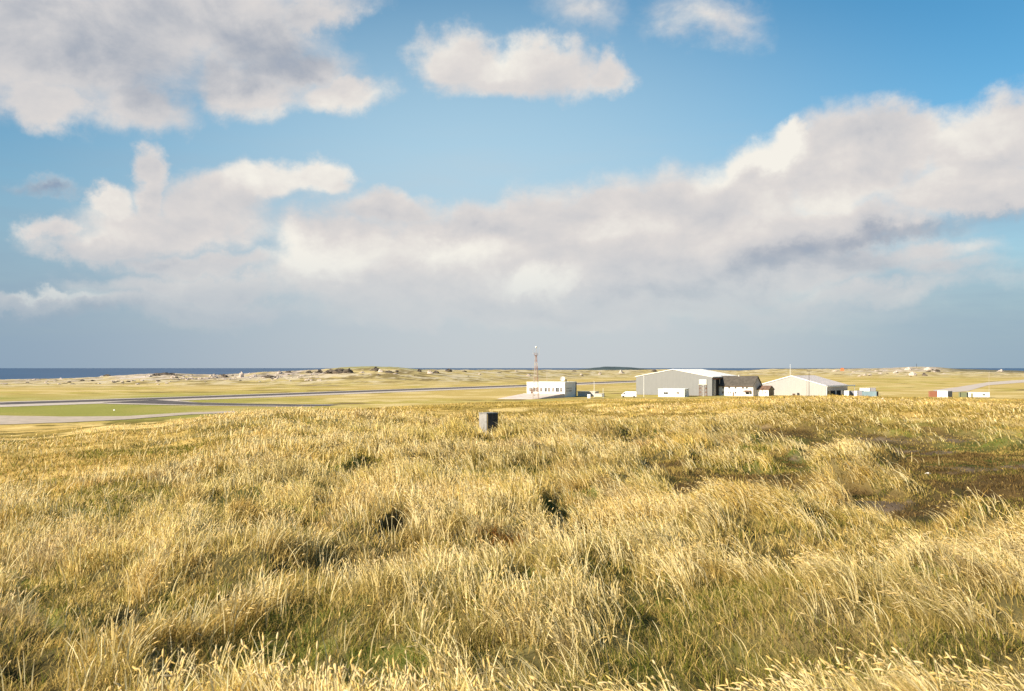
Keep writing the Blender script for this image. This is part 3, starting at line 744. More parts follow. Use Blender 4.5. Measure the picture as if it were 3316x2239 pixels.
# satellite dish and roof aerials
def on_building(px, dist, z): return at(px, dist, z)
dd = thing('satellite_dish', 'pale round satellite dish standing on the white terminal roof', 'dish', at(1822, 541, Hc + .3), 10)
prof = [(0.02 + 1.35 * t, .55 * t * t) for t in np.linspace(0, 1, 6)]
m_ = MB().ring(prof + [(1.38, .6)] + [(r, z + .05) for r, z in prof[::-1]], 20)
m_.xf(Matrix.Translation((0, 0, 1.45)) @ Matrix.Rotation(math.radians(68), 4, 'X')); m_.build('dish', mat('grey_dish_paint', (.60, .55, .50), .6, .08, 2), dd, smooth=True)
MB().bar((0, .3, 0), (0, .3, 1.4), .1).build('mount', STEEL, dd); MB().bar((0, -.1, 1.4), (0, -1.3, 1.9), .035).build('feed_arm', STEEL, dd)
vt = thing('roof_vent', 'stubby dark vent on the terminal roof beside the dish', 'vent', at(1833, 541, Hc + .3), 0)
MB().ring([(.28, 0), (.28, .9), (.42, .9), (.42, 1.25), (.1, 1.4)], 10).build('vent', DARK, vt)

def pole(name, label, cat, px, dist, z0, z1, r, m, extra=None, group=None):
    t = thing(name, label, cat, at(px, dist, z0), 0, group)
    MB().bar((0, 0, -.3), (0, 0, z1 - z0), r, 8, r * .6).build('pole', m, t)
    if extra: extra(t, z1 - z0)
    return t
def zrow(row, dist): return EYE - (row - HOR) / F * dist
def knob(m, rr_=.18):
    def f(t, h):
        MB().ring([(rr_ * .5, h), (rr_, h + rr_ * .6), (rr_ * .6, h + rr_ * 1.6), (.03, h + rr_ * 1.9)], 8).build('finial', m, t)
    return f
pole('roof_aerial', 'thin pale whip aerial on the terminal roof', 'aerial', 1771, 545, Hc + .3, zrow(1205, 545), .10, MWHITE, knob(MWHITE, .15))
pole('flagpole', 'tall white flagpole just right of the terminal, beside the low wing', 'pole', 1924, 535, 0, zrow(1240, 535), .13, POLEW, knob(POLEW, .22))
pole('marker_pole', 'short thin white pole on the grass between flagpole and white van', 'pole', 1953, 530, 0, zrow(1262, 530), .12, POLEW, knob(POLEW, .16))
pole('lamp_pole', 'tall white pole standing before the left corner of the grey hangar', 'pole', 2085, 548, 0, zrow(1222, 548), .13, POLEW, knob(POLEW, .22))
pole('radio_aerial', 'white whip aerial rising from the ridge of the pale hangar', 'aerial', 2559, 575, R2 + .3, zrow(1184, 575), .12, POLEW, knob(POLEW, .2))
pole('tall_pole', 'slim pale pole right of the white cabin on the far right', 'pole', 3203, 540, 0, zrow(1206, 540), .10, MWHITE,
     lambda t, h: MB().bar((-.7, 0, h - .4), (.7, 0, h - .4), .07).build('crossarm', MWHITE, t))
def xarm(t, h):
    a = MB().bar((-1.2, 0, h - .25), (1.2, 0, h - .25), .09).build('crossarm', WOOD, t)
    for x in (-1.1, 0, 1.1):
        MB().ring([(.10, h - .15), (.16, h - .05), (.16, h + .12), (.05, h + .2)], 8).xf(Matrix.Translation((x, 0, 0))).build('insulator', DARK, t)
pole('power_pole', 'dark wooden power pole with three insulators before the pale hangar', 'pole', 2620, 545, 0, zrow(1203, 545), .2, WOOD, xarm)
pole('stay_pole', 'thin rusty pole left beside the dark power pole before the pale hangar', 'pole', 2613, 550, 0, zrow(1236, 550), .09, RUST, knob(RUST, .12))
pole('survey_post', 'tiny dark post on the crest of the sandy dune', 'pole', 2968, 2300, 14, zrow(1181, 2300), .45, DARK, knob(DARK, .6))

# ---------------------------------------------------------------- lattice radio mast
dm = 505.0; zt = zrow(1152, dm)
ms = thing('radio_mast', 'tall red and white lattice radio mast standing in front of the white terminal', 'mast', at(1735.5, dm), 14)
def mast_w(z): return 1.45 * (1 - z / zt) + .34 * (z / zt)
N_ = 12; zs = [zt * (1 - (1 - i / N_) ** 1.0) for i in range(N_ + 1)]
for sx in (-1, 1):
    for sy in (-1, 1):
        b = MB()
        b.bar((sx * mast_w(0), sy * mast_w(0), -.4), (sx * mast_w(zt), sy * mast_w(zt), zt), .10, 5, .07)
        b.build('leg', REDP if sx > 0 else MWHITE, ms)
for i in range(N_):
    b = MB(); z0, z1 = zs[i], zs[i + 1]; a0, a1 = mast_w(z0), mast_w(z1); r = .045
    for (p, q) in (((-1, -1), (1, -1)), ((1, -1), (1, 1)), ((1, 1), (-1, 1)), ((-1, 1), (-1, -1))):
        b.bar((p[0] * a0, p[1] * a0, z0), (q[0] * a1, q[1] * a1, z1), r, 4); b.bar((q[0] * a0, q[1] * a0, z0), (p[0] * a1, p[1] * a1, z1), r, 4)
        b.bar((p[0] * a1, p[1] * a1, z1), (q[0] * a1, q[1] * a1, z1), r, 4)
    b.build('lattice', REDP if i % 3 == 2 or i >= N_ - 2 else MWHITE, ms)
pf = MB().box(-.8, .8, -.8, .8, zt - .15, zt + .05)
for x in (-.75, .75):
    for y in (-.75, .75): pf.bar((x, y, zt), (x, y, zt + 1.0), .05, 5)
for a_, b_2 in (((-.75, -.75), (.75, -.75)), ((.75, -.75), (.75, .75)), ((.75, .75), (-.75, .75)), ((-.75, .75), (-.75, -.75))):
    pf.bar((a_[0], a_[1], zt + 1), (b_2[0], b_2[1], zt + 1), .05, 5)
pf.build('platform', RUST, ms)
zb = zrow(1121, dm)
MB().bar((.15, 0, zt), (.15, 0, zb - .9), .10, 6, .07).build('pole', MWHITE, ms)
MB().ring([(.12, 0), (.42, .25), (.5, .8), (.38, 1.2), (.1, 1.45)], 10).xf(Matrix.Translation((.1, 0, zb - 1.3))).build('radome', WHITE_P, ms, smooth=True)
for x, h0, h1_ in ((-1.5, zt + .4, zt + 3.2), (1.7, zt + .2, zt + 3.6), (-1.6, zt - 9, zt - 5.5)):
    b = MB().bar((x, 0, h0), (x, 0, h1_), .05, 5); b.bar((0, 0, h0 + .3), (x, 0, h0 + .3), .045, 5)
    if x > 0: b.bar((x, 0, h1_), (x + .35, 0, h1_ + .1), .05, 5)
    b.build('aerial', MWHITE, ms)
MB().bar((1.9, -.3, 0), (.9, -.3, zt - 4), .05, 5).build('cable_ladder', POLEW, ms)

# ---------------------------------------------------------------- vehicles
def wheel(parent, x, y, r=.38, wd=.25):
    t = MB().ring([(r * .6, 0), (r * .93, 0), (r, wd * .2), (r, wd * .8), (r * .93, wd), (r * .6, wd)], 16)
    t.xf(Matrix.Translation((x, y, r)) @ Matrix.Rotation(math.radians(90), 4, 'X')); o = t.build('wheel', TYRE, parent)
    t = MB().ring([(.05, .02), (r * .58, .0), (r * .6, wd * .6), (.05, wd * .6)], 12)
    t.xf(Matrix.Translation((x, y, r)) @ Matrix.Rotation(math.radians(90), 4, 'X')); t.build('rim', STEEL, o)
vn_ = thing('parked_van', 'white boxy van parked left of the grey hangar', 'van', at(2037, 535), 12)
MB().prism([(-1.9, .45), (4.1, .45), (4.1, 3.3), (-1.9, 3.3)], -1.15, 1.15).build('body', WHITE_P, vn_, bevel=.08)
MB().prism([(-4.0, .5), (-1.95, .5), (-1.95, 2.9), (-2.6, 2.9), (-3.25, 2.0), (-4.0, 1.75)], -1.05, 1.05).build('cab', WHITE_P, vn_, bevel=.05)
MB().prism([(-2.7, 1.85), (-2.15, 1.85), (-2.15, 2.6), (-2.55, 2.6), (-3.0, 2.0)], -1.075, -1.055).build('window', GLASS, vn_)
MB().poly([(-3.28, -.9, 2.03), (-3.28, .9, 2.03), (-2.68, .9, 2.86), (-2.68, -.9, 2.86)], [(0, 1, 2, 3)]).xf(Matrix.Translation((-.03, 0, .03))).build('windscreen', GLASS, vn_)
for x in (-3.0, 2.8):
    for y in (-.9, 1.15): wheel(vn_, x, y, .5, .28)
for y in (-.8, .55): MB().box(-4.05, -4.003, y, y + .28, .95, 1.2).build('headlight', GLASSL, vn_)
MB().box(-4.2, -4.0, -1.0, 1.0, .45, .7).build('bumper', DARK, vn_)

tk2 = thing('parked_truck', 'small dark flatbed truck parked before the front of the pale hangar', 'truck', at(2577, 548), 8)
MB().box(-1.9, .7, -.95, .95, .7, .95).build('flatbed', RUST, tk2, bevel=.03)
MB().prism([(.75, .5), (2.1, .5), (2.1, 1.25), (1.75, 2.15), (.75, 2.2)], -.9, .9).build('cab', mat('dark_vehicle_paint', (.08, .08, .085), .4, .2, 2), tk2, bevel=.05)
MB().prism([(.9, 1.35), (1.85, 1.35), (1.62, 2.0), (.9, 2.0)], -.925, -.905).build('window', GLASS, tk2)
MB().box(-1.7, -.3, -.7, .7, .96, 1.75).build('cargo', BROWN, tk2, bevel=.04)
MB().box(-1.9, .75, -.4, .4, .45, .69).build('chassis', DARK, tk2)
for x in (-1.2, 1.45):
    for y in (-.72, .95): wheel(tk2, x, y, .4, .22)

# ---------------------------------------------------------------- containers and cabins
def container(label, px, dist, L, D, Hh, m, alpha=20, cat='container', end_m=None, name='shipping_container', z=0.0, group=None):
    t = thing(name, label, cat, at(px, dist, z), alpha, group)
    MB().box(-L / 2, L / 2, 0, D, .1, Hh).build('body', m, t)
    fr = MB()
    for x in (-L / 2 - .04, L / 2 - .12): fr.box(x, x + .16, -.05, .11, .02, Hh + .05)
    fr.box(-L / 2, L / 2, -.05, .08, Hh + .003, Hh + .09); fr.box(-L / 2, L / 2, -.05, .08, .0, .097)
    fr.build('frame', m, t)
    e = MB().box(L / 2 + .003, L / 2 + .06, .1, D - .1, .2, Hh - .1).build('end_doors', end_m or m, t)
    lb = MB()
    for y in (.35, D / 2 - .15, D / 2 + .15, D - .35): lb.bar((L / 2 + .09, y, .3), (L / 2 + .09, y, Hh - .2), .03, 5)
    lb.build('lock_bars', STEEL, e)
    return t
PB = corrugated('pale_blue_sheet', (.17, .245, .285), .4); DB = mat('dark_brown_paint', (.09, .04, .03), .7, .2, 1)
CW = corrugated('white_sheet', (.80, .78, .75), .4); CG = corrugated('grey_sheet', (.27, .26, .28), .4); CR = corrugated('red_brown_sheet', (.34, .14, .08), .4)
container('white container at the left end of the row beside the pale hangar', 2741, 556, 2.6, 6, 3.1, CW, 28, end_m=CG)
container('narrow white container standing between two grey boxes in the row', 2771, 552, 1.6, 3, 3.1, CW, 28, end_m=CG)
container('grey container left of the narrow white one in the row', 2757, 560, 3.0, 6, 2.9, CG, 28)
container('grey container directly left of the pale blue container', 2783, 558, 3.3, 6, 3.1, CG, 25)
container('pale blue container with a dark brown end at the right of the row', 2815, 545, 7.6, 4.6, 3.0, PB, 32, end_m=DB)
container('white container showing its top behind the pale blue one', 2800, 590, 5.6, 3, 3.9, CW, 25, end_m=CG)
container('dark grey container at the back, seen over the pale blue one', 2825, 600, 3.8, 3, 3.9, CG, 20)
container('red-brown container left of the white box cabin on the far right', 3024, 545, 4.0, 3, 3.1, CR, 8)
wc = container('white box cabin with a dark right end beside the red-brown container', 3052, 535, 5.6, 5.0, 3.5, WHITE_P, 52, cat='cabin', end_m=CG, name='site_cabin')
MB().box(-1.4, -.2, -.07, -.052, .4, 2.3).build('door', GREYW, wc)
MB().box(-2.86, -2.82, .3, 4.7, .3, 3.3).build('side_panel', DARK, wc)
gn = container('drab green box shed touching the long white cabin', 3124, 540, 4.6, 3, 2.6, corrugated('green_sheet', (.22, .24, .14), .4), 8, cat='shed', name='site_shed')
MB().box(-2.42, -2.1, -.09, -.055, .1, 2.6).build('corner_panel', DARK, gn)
lc = thing('site_cabin', 'long low white cabin with a door and one window on the far right', 'cabin', at(3170, 533), 14)
MB().box(-5.2, 5.3, 0, 3, .25, 2.75).build('body', WHITE_P, lc)
MB().box(-5.35, 5.45, -.15, 3.15, 2.754, 2.9).build('roof', WHITE_P, lc)
MB().box(-3.9, -3.0, -.06, -.004, .3, 2.3).build('door', mat('olive_door_paint', (.24, .22, .12), .7, .1, 1), lc)
window(lc, 2.4, 1.15, 1.2, .8, GLASS)
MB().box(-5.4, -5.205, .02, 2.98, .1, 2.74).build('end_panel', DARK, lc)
for x in (-4.5, 0, 4.5): MB().box(x - .2, x + .2, .2, .6, -.2, .245).build('footing', GREYW, lc)
ob = thing('orange_hut', 'tiny orange hut on the distant ridge behind the pale hangar', 'hut', at(2728, 1850, zrow(1200, 1850)), 10)
MB().prism([(-3, -2), (3, -2), (3, 2.2), (0, 3.6), (-3, 2.2)], 0, 5).build('wall', mat('orange_paint', (.62, .20, .08), .7, .1, 1), ob)
MB().prism([(-3.3, 2.2), (0, 3.7), (3.3, 2.2), (3.3, 2.5), (0, 4.0), (-3.3, 2.5)], -.3, 5.3).build('roof', mat('orange_roof', (.55, .16, .07), .7, .1, 1), ob)

# ---------------------------------------------------------------- concrete block in the grass
yb = 27.5; xb = (1576 - 1658) / F * yb; zb_ = gz(xb, yb + .2)
top = zrow(1342, yb)
bl = thing('concrete_block', 'square grey concrete pillar with a dark panel standing alone in the tall grass', 'pillar', (xb, yb, zb_ - .1), 0)
CB = mat('weathered_concrete', (.34, .32, .30), .9, .18, 5.0, bump=.3, streak=.1)
Hb = top - zb_ + .1; sx_, sy_ = .434, .314
# corner edge towards the camera; left face turned to the sun
body = MB().box(0, sx_, 0, sy_, -.2, Hb).build('body', CB, bl, bevel=.008)
MB().box(-.008, sx_ + .008, -.008, sy_ + .008, Hb + .002, Hb + .022).build('cap', CB, bl)
MB().box(.035, sx_ - .008, -.012, -.003, .03, Hb - .015).build('panel', mat('dark_panel', (.13, .105, .09), .8, .3, 6), bl)['label'] = 'dark panel on the shaded face'
MB().bar((.018, -.016, 0), (.018, -.016, Hb - .01), .006, 6).build('edge_strip', mat('brass_strip', (.45, .32, .12), .5, .2, 3), bl)
bl.rotation_euler = (0, 0, math.radians(45))

# ---------------------------------------------------------------- coastal rocks
ROCKL = mat('pale_rock', (.66, .55, .47), .95, .2, .25, bump=.5); ROCKD = mat('dark_lichened_rock', (.17, .135, .105), .95, .3, .25, bump=.5)
def rock_mesh(seed, m, nm='rock'):
    rg = np.random.default_rng(seed)
    n, k = 14, 22
    th = np.linspace(.02, math.pi / 2 + .35, n); ph = np.linspace(0, 2 * math.pi, k, endpoint=False)
    v = []; f = []
    pk = rg.uniform(0, 9, 2)
    for i, t in enumerate(th):
        for j, p in enumerate(ph):
            d = 1 + .55 * (float(fbm(np.array(math.cos(p) * 1.3 + pk[0] + 3 * math.cos(t)), np.array(math.sin(p) * 1.3 + pk[1]), seed, 4, .6)) - .5) * 2
            q = round(d * 5) / 5 * .5 + d * .5
            v.append((math.sin(t) * math.cos(p) * q, math.sin(t) * math.sin(p) * q, math.cos(t) * q * .9))
    for i in range(n - 1):
        for j in range(k): f.append((i * k + j, (i + 1) * k + j, (i + 1) * k + (j + 1) % k, i * k + (j + 1) % k))
    f.append(tuple(range(k)))
    me = bpy.data.meshes.new(nm); me.from_pydata(v, [], f); me.materials.append(m); return me
RM = [rock_mesh(s, ROCKL) for s in range(4)]; RD = [rock_mesh(s + 20, ROCKD) for s in range(5)]
SPEC = [ # px, row of the foot, half width px, height px, dark, label
 (345, 1224, 13, 9, 1, 'dark boulder alone on the shore skyline at the left'),
 (330, 1225, 8, 5, 0, 'pale boulder leaning on the lone dark shore boulder'),
 (480, 1222, 12, 5, 0, 'pale slab at the left foot of the broad shore outcrop'), (505, 1219, 20, 7, 1, 'dark left shoulder of the broad shore outcrop'), (540, 1217, 28, 9, 1, 'broad flat-topped dark crest of the shore outcrop'), (572, 1219, 18, 6, 1, 'dark right shoulder of the broad shore outcrop'),
 (695, 1225, 10, 7, 0, 'small pale rock at the start of the stony ridge'), (728, 1224, 12, 8, 1, 'low dark rock among pale stones of the ridge'), (782, 1224, 8, 14, 0, 'upright pale rock on the stony ridge'), (870, 1224, 26, 8, 1, 'wide dark rock low on the stony ridge'), (905, 1213, 12, 8, 0, 'pale rock on the skyline right of the stony ridge'), (935, 1209, 14, 6, 1, 'small dark rock on the skyline left of the long outcrop'),
 (1000, 1210, 14, 7, 1, 'dark rock left of the long jagged outcrop'), (1035, 1210, 14, 8, 1, 'dark pointed rock touching the long jagged outcrop'), (1070, 1210, 22, 12, 1, 'dark left end of the long jagged outcrop'), (1095, 1211, 26, 15, 1, 'tallest dark rock of the long jagged outcrop'), (1130, 1210, 20, 13, 1, 'dark right end of the long jagged outcrop'),
 (1215, 1203, 14, 10, 1, 'dark rock on the green knoll'), (1232, 1207, 10, 7, 0, 'pale rock under the dark one on the green knoll'), (1262, 1209, 16, 7, 1, 'flat dark rock at the right foot of the green knoll'), (1285, 1207, 6, 6, 1, 'small dark rock right of the green knoll'), (1357, 1205, 9, 7, 1, 'round dark rock right of the knoll'),
 (1392, 1211, 10, 7, 0, 'pale rock in the pair of mid ridge boulders'), (1412, 1210, 10, 6, 1, 'dark rock in the pair of mid ridge boulders'), (1452, 1206, 11, 8, 1, 'brown domed rock on the ridge left of the radio mast'), (1505, 1206, 10, 5, 1, 'flat dark rock on the ridge nearest the radio mast'),
 (1008, 1235, 5, 4, 0, 'single white stone on the turf before the stony ridge'), (1712, 1220, 9, 5, 0, 'small pale rock just left of the radio mast'), (1943, 1215, 6, 6, 0, 'white stone on the grassy ridge right of the terminal'), (1882, 1217, 5, 4, 0, 'smaller white stone on the ridge right of the terminal'), (2012, 1211, 9, 8, 0, 'pale notched rock left of the grey hangar roof'), (2118, 1206, 12, 7, 1, 'brown rock on the skyline by the grey hangar roof'),
 (2955, 1218, 12, 9, 0, 'pale rock below the sandy dune'), (2993, 1219, 9, 7, 1, 'dark rock below the sandy dune'), (3240, 1206, 12, 6, 0, 'pale mound of rock at the far right shore'), (2900, 1210, 8, 5, 0, 'small pale rock left of the sandy dune'), (2940, 1200, 14, 7, 0, 'broad pale rock on the left flank of the dune'), (3005, 1201, 16, 8, 0, 'broad pale rock on the crest of the sandy dune'), (3035, 1206, 10, 6, 1, 'dark rock on the right flank of the dune')]
def rock_dist(px, row):
    u = (px - 1658) / F; Rr = float(1300 + 1300 * sst(np.array(u), -.12, .22))
    ys = np.linspace(.5 * Rr, 1.02 * Rr, 240); z = height(u * ys, ys); rw = HOR + (EYE - z) / ys * F
    k = int(np.argmin(np.abs(rw - row))); return ys[k], float(z[k])
for i, (px, row, hw, hh, dk, lab) in enumerate(SPEC):
    Y, z = rock_dist(px, row)
    o = bpy.data.objects.new('rock', (RD if dk else RM)[i % (5 if dk else 4)]); link(o)
    s = hw / F * Y * 1.0
    o.location = ((px - 1658) / F * Y, Y, z - .15 * s); o.rotation_euler = (0, 0, i * 1.7); o.scale = (s, s * (.8 + .3 * ((i * 7) % 3) / 3), max(hh / F * Y * 1.35, .3))
    tag(o, lab, 'rock', 'rocks on the coastal ridge')
# loose field stones of the ridge: nothing in the photo tells them apart
for i in range(210):
    if i < 120: px = RNG.uniform(540, 1040); row = RNG.normal(1227, 6)
    else: px = RNG.choice([RNG.uniform(0, 560), RNG.uniform(0, 560), RNG.uniform(1150, 1900), RNG.uniform(2700, 3060)]); row = RNG.uniform(1204, 1222) if px > 1100 else RNG.uniform(1231, 1250)
    Y, z = rock_dist(px, row)
    dk = RNG.random() < (.25 if i < 120 else .4)
    o = bpy.data.objects.new('stone', (RD if dk else RM)[i % 4]); link(o)
    s = RNG.uniform(2.5, 7.5) / F * Y
    o.location = ((px - 1658) / F * Y, Y, z - .1 * s); o.rotation_euler = (0, 0, RNG.uniform(0, 6)); o.scale = (s * RNG.uniform(.9, 1.6), s, s * RNG.uniform(.4, .8))
    where = ('on the low shore turf at the far left, under the sea' if px < 340 else 'between the far left shore and the stony ridge' if px < 560 else 'in the left half of the stony ridge beyond the runway' if px < 780 else
             'in the right half of the stony ridge beyond the runway' if px < 1045 else 'on the grassy ridge between green knoll and radio mast' if px < 1700 else 'on the grassy ridge behind the white terminal' if px < 2100 else 'at the foot of the sandy dune on the right')
    tag(o, ('small dark stone ' if dk else 'small pale stone ') + where, 'stone', 'stones strewn along the coastal ridge')
# marker stones and scraps
def scrap(label, px, row, hw, hh, cat, m, d=None):
    if d: x, y, z = (px - 1658) / F * d, d, 0.0
    else:
        x, y = place(px, row, .15); z = gz(x, y)
    s = hw / F * y
    o = bpy.data.objects.new('marker_stone' if cat == 'stone' else 'litter_scrap', rock_mesh(int(px), m)); link(o)
    o.location = (x, y, z); o.scale = (s, s * .6, hh / F * y * 1.1); tag(o, label, cat)
scrap('white marker stone on the green turf before the runway', 370, 1334, 2.6, 4, 'stone', WHITE_P, 372)
scrap('white scrap of litter in the dark heath on the right', 3004, 1487, 9, 4, 'litter', WHITE_P)
scrap('white scrap of litter on the far grass below the containers', 2855, 1297, 8, 4, 'litter', WHITE_P)
# ---------------------------------------------------------------- grass
def ribbons(name, base, hgt, wid, lean, face, cb_, ct, L=4, curl=1.0, mat_=None):
    """N curved ribbons in one mesh: base (N,3), lean (N,2) horizontal travel of the tip in units of height"""
    n = len(base); t = np.linspace(0, 1, L)[None, :]
    hor = (t * .35 + t ** 2 * .65 * curl + t * (1 - curl) * .65)
    pos = np.empty((n, L, 3))
    ln = np.hypot(lean[:, 0], lean[:, 1])[:, None]
    pos[:, :, 0] = base[:, 0:1] + lean[:, 0:1] * hgt[:, None] * hor
    pos[:, :, 1] = base[:, 1:2] + lean[:, 1:2] * hgt[:, None] * hor
    pos[:, :, 2] = base[:, 2:3] + hgt[:, None] * (t - .28 * np.minimum(ln, 1.6) * t ** 2.2)
    wprof = np.where(t < .98, 1 - .55 * t ** 1.5, .12)
    sx = np.cos(face)[:, None] * wid[:, None] * wprof / 2; sy = np.sin(face)[:, None] * wid[:, None] * wprof / 2
    V = np.empty((n, L, 2, 3), np.float32)
    V[:, :, 0] = pos; V[:, :, 1] = pos
    V[:, :, 0, 0] -= sx; V[:, :, 0, 1] -= sy; V[:, :, 1, 0] += sx; V[:, :, 1, 1] += sy
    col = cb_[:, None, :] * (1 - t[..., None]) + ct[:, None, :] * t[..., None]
    K = np.repeat(col[:, :, None, :], 2, 2).reshape(-1, 3)
    idx = (np.arange(n) * L * 2)[:, None] + (np.arange(L - 1) * 2)[None]
    q = np.stack([idx, idx + 1, idx + 3, idx + 2], -1).reshape(-1, 4)
    return V.reshape(-1, 3), q, K, pos
def emit(name, parts, m):
    V = np.concatenate([p[0] for p in parts]); K = np.concatenate([p[2] for p in parts])
    off = np.cumsum([0] + [len(p[0]) for p in parts[:-1]]); Q = np.concatenate([p[1] + o for p, o in zip(parts, off)])
    me = bpy.data.meshes.new(name)
    me.vertices.add(len(V)); me.vertices.foreach_set('co', V.astype(np.float32).ravel())
    me.loops.add(Q.size); me.loops.foreach_set('vertex_index', Q.ravel().astype(np.int32))
    me.polygons.add(len(Q)); me.polygons.foreach_set('loop_start', np.arange(0, Q.size, 4, dtype=np.int32))
    me.update(calc_edges=True)
    a = me.color_attributes.new('tint', 'FLOAT_COLOR', 'POINT')
    a.data.foreach_set('color', np.concatenate([np.clip(K, 0, 1), np.ones((len(V), 1))], 1).astype(np.float32).ravel())
    me.materials.append(m)
    o = bpy.data.objects.new(name, me); o['kind'] = 'stuff'; link(o)
    print(name, len(V), 'verts', len(Q), 'faces')
    return o
AZ = .66
def scatter(r0, r1, dens, tuft, spread, az0=-AZ, az1=AZ):
    """tufts in the ring r0..r1, 'tuft' blades each; returns blade xy, offset from tuft centre, tuft id"""
    area = (az1 - az0) / 2 * (r1 ** 2 - r0 ** 2); nt = int(area * dens / tuft)
    r = np.sqrt(RNG.uniform(r0 ** 2, r1 ** 2, nt)); a = RNG.uniform(az0, az1, nt)
    cx = r * np.sin(a); cy = r * np.cos(a)
    sp = spread * RNG.uniform(.5, 1.4, nt)
    ox = RNG.normal(0, 1, (nt, tuft)) * sp[:, None]; oy = RNG.normal(0, 1, (nt, tuft)) * sp[:, None]
    x = (cx[:, None] + ox).ravel(); y = (cy[:, None] + oy).ravel()
    return x, y, (ox / spread).ravel(), (oy / spread).ravel(), np.repeat(np.arange(nt), tuft)
def wind(x, y):
    r, u = polar(x, y)
    lx = .14 - .80 * sst(u, -.40, .30) + (fbm(x / 1.6, y / 1.6, 91, 3) - .5) * .7
    ly = .05 + (fbm(x / 1.9, y / 1.9, 95, 3) - .5) * .6
    return lx, ly
def gaps(x, y, r):
    """little openings between the tussocks"""
    return sst(fbm(x / .85, y / .62, 171, 3), .43, .33) * (1 - sst(r, 22, 45))
def slope_short(r, u):
    """the turf on the falling slope at the left is short"""
    return .85 * sst(-u, .12, .40) * sst(r, 17, 23)
def cover(x, y):
    """tall grass amount, green amount, lilac amount, pale amount"""
    r, u = polar(x, y)
    b = bare_mask(x, y); h, m = hole_mask(x, y); m = np.maximum(m, .7 * sst(hummock(x, y), .36, .27) * (1 - sst(r, 30, 60)))
    n = fbm(x / 1.5, y / 1.5, 101, 4); g = fbm(x / 2.2, y / 2.2, 107, 4); l = fbm(x / 1.3, y / 1.3, 113, 3); p = fbm(x / 3.5, y / 3.5, 119, 4)
    hm = hummock(x, y); n = n * .5 + hm * .5
    pt = fbm(x / .5, y / .5, 161, 3)
    tall = np.clip(.12 + 1.5 * sst(n, .38, .60), 0, 1) * (.22 + 1.1 * sst(pt, .36, .55)) * (1 - .9 * b) * (1 - .95 * m)
    gp = gaps(x, y, r); m = np.maximum(m, gp * .85)
    tall = tall * (1 - slope_short(r, u)) * (1 - .9 * gp)
    g = g - (hm - .5) * .9
    tall = tall * (1 - .97 * hole_mask(x, y)[1])
    return r, u, b, m, tall, sst(g, .52, .68), sst(l, .60, .74), sst(p, .40, .66)
GH = []; 
def leaf_layer(r0, r1, dens, tuft, spread, h0, wmin, L, az0=-AZ, az1=AZ):
    x, y, ox, oy, tid = scatter(r0, r1, dens, tuft, spread, az0, az1)
    r, u, b, m, tall, g, l, p = cover(x, y)
    keep = RNG.random(len(x)) < (.5 + .5 * tall) * (1 - .8 * b) * (1 - .5 * m) * (1 - .9 * hole_mask(x, y)[1]) * (1 - .4 * slope_short(r, u))
    x, y, ox, oy, tid, r, u, b, m, tall, g, l, p = [q[keep] for q in (x, y, ox, oy, tid, r, u, b, m, tall, g, l, p)]
    n = len(x); z = height(x, y) - .01
    tv = np.random.default_rng(1).random(tid.max() + 1)[tid]
    hg = h0 * (.45 + .75 * tall) * RNG.uniform(.55, 1.2, n) * (.75 + .5 * tv) * (1 - .6 * b) * (1 - .35 * m) * (1 - .75 * slope_short(r, u))
    lx, ly = wind(x, y)
    lean = np.stack([lx + ox * .36 + RNG.normal(0, .2, n), ly + oy * .36 + RNG.normal(0, .2, n)], 1)
    wd = np.maximum(wmin, r * .00055) * RNG.uniform(.7, 1.5, n)
    face = RNG.uniform(-.9, .9, n) + np.where(RNG.random(n) < .2, 1.57, 0)
    mix_ = RNG.random(n)
    c = lerp(np.broadcast_to(STRAW, (n, 3)), PALE, p * .6 + .4 * (mix_ > .8))
    c = lerp(c, OCHRE, (mix_ < .16) * .8)
    c = lerp(c, np.array([.44, .35, .09]), (RNG.random(n) < .28) * .85)
    c = lerp(c, GREEN, np.clip(g * .38 + b * .55 + m * .3 + (tv > .86) * .5, 0, 1) * (RNG.random(n) < .7))
    c = lerp(c, LILAC, l * .7 * (RNG.random(n) < .8))
    c = lerp(c, np.array([.10, .075, .035]), b * .55 * (RNG.random(n) < .75))
    t1 = fbm(x / 1.1, y / 1.1, 141, 4); t2 = fbm(x / 5, y / 5, 143, 3)
    c = lerp(c, np.array([.46, .36, .10]), sst(t1, .52, .68) * .5)
    c = lerp(c, np.array([.46, .28, .09]), sst(t1, .44, .32) * .45)
    c = lerp(c, np.array([.36, .27, .07]), sst(fbm(x / 16, y / 9, 147, 4), .47, .60) * sst(r, 26, 45) * .8)
    c = c * (.82 + .36 * sst(t2, .35, .65))[:, None] * RNG.uniform(.7, 1.15, (n, 1))
    base_c = lerp(c, np.array([.42, .31, .085]), .5 * np.ones(n))  # blade feet browner, with an ochre shadow tone painted in
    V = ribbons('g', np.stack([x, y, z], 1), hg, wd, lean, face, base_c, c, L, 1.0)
    GH.append(V[:3])
leaf_layer(1.6, 6, 3400, 26, .06, .17, .0032, 5)
leaf_layer(6, 12, 2600, 24, .065, .17, .0036, 4)
leaf_layer(12, 22, 1200, 18, .10, .19, .006, 4)
leaf_layer(22, 40, 400, 14, .16, .21, .011, 3)
leaf_layer(40, 75, 110, 10, .30, .22, .020, 3)
leaf_layer(75, 150, 24, 8, .6, .22, .045, 3)
leaf_layer(150, 260, 6, 6, 1.2, .2, .09, 3)
emit('dry_grass', GH, M_GRASS)

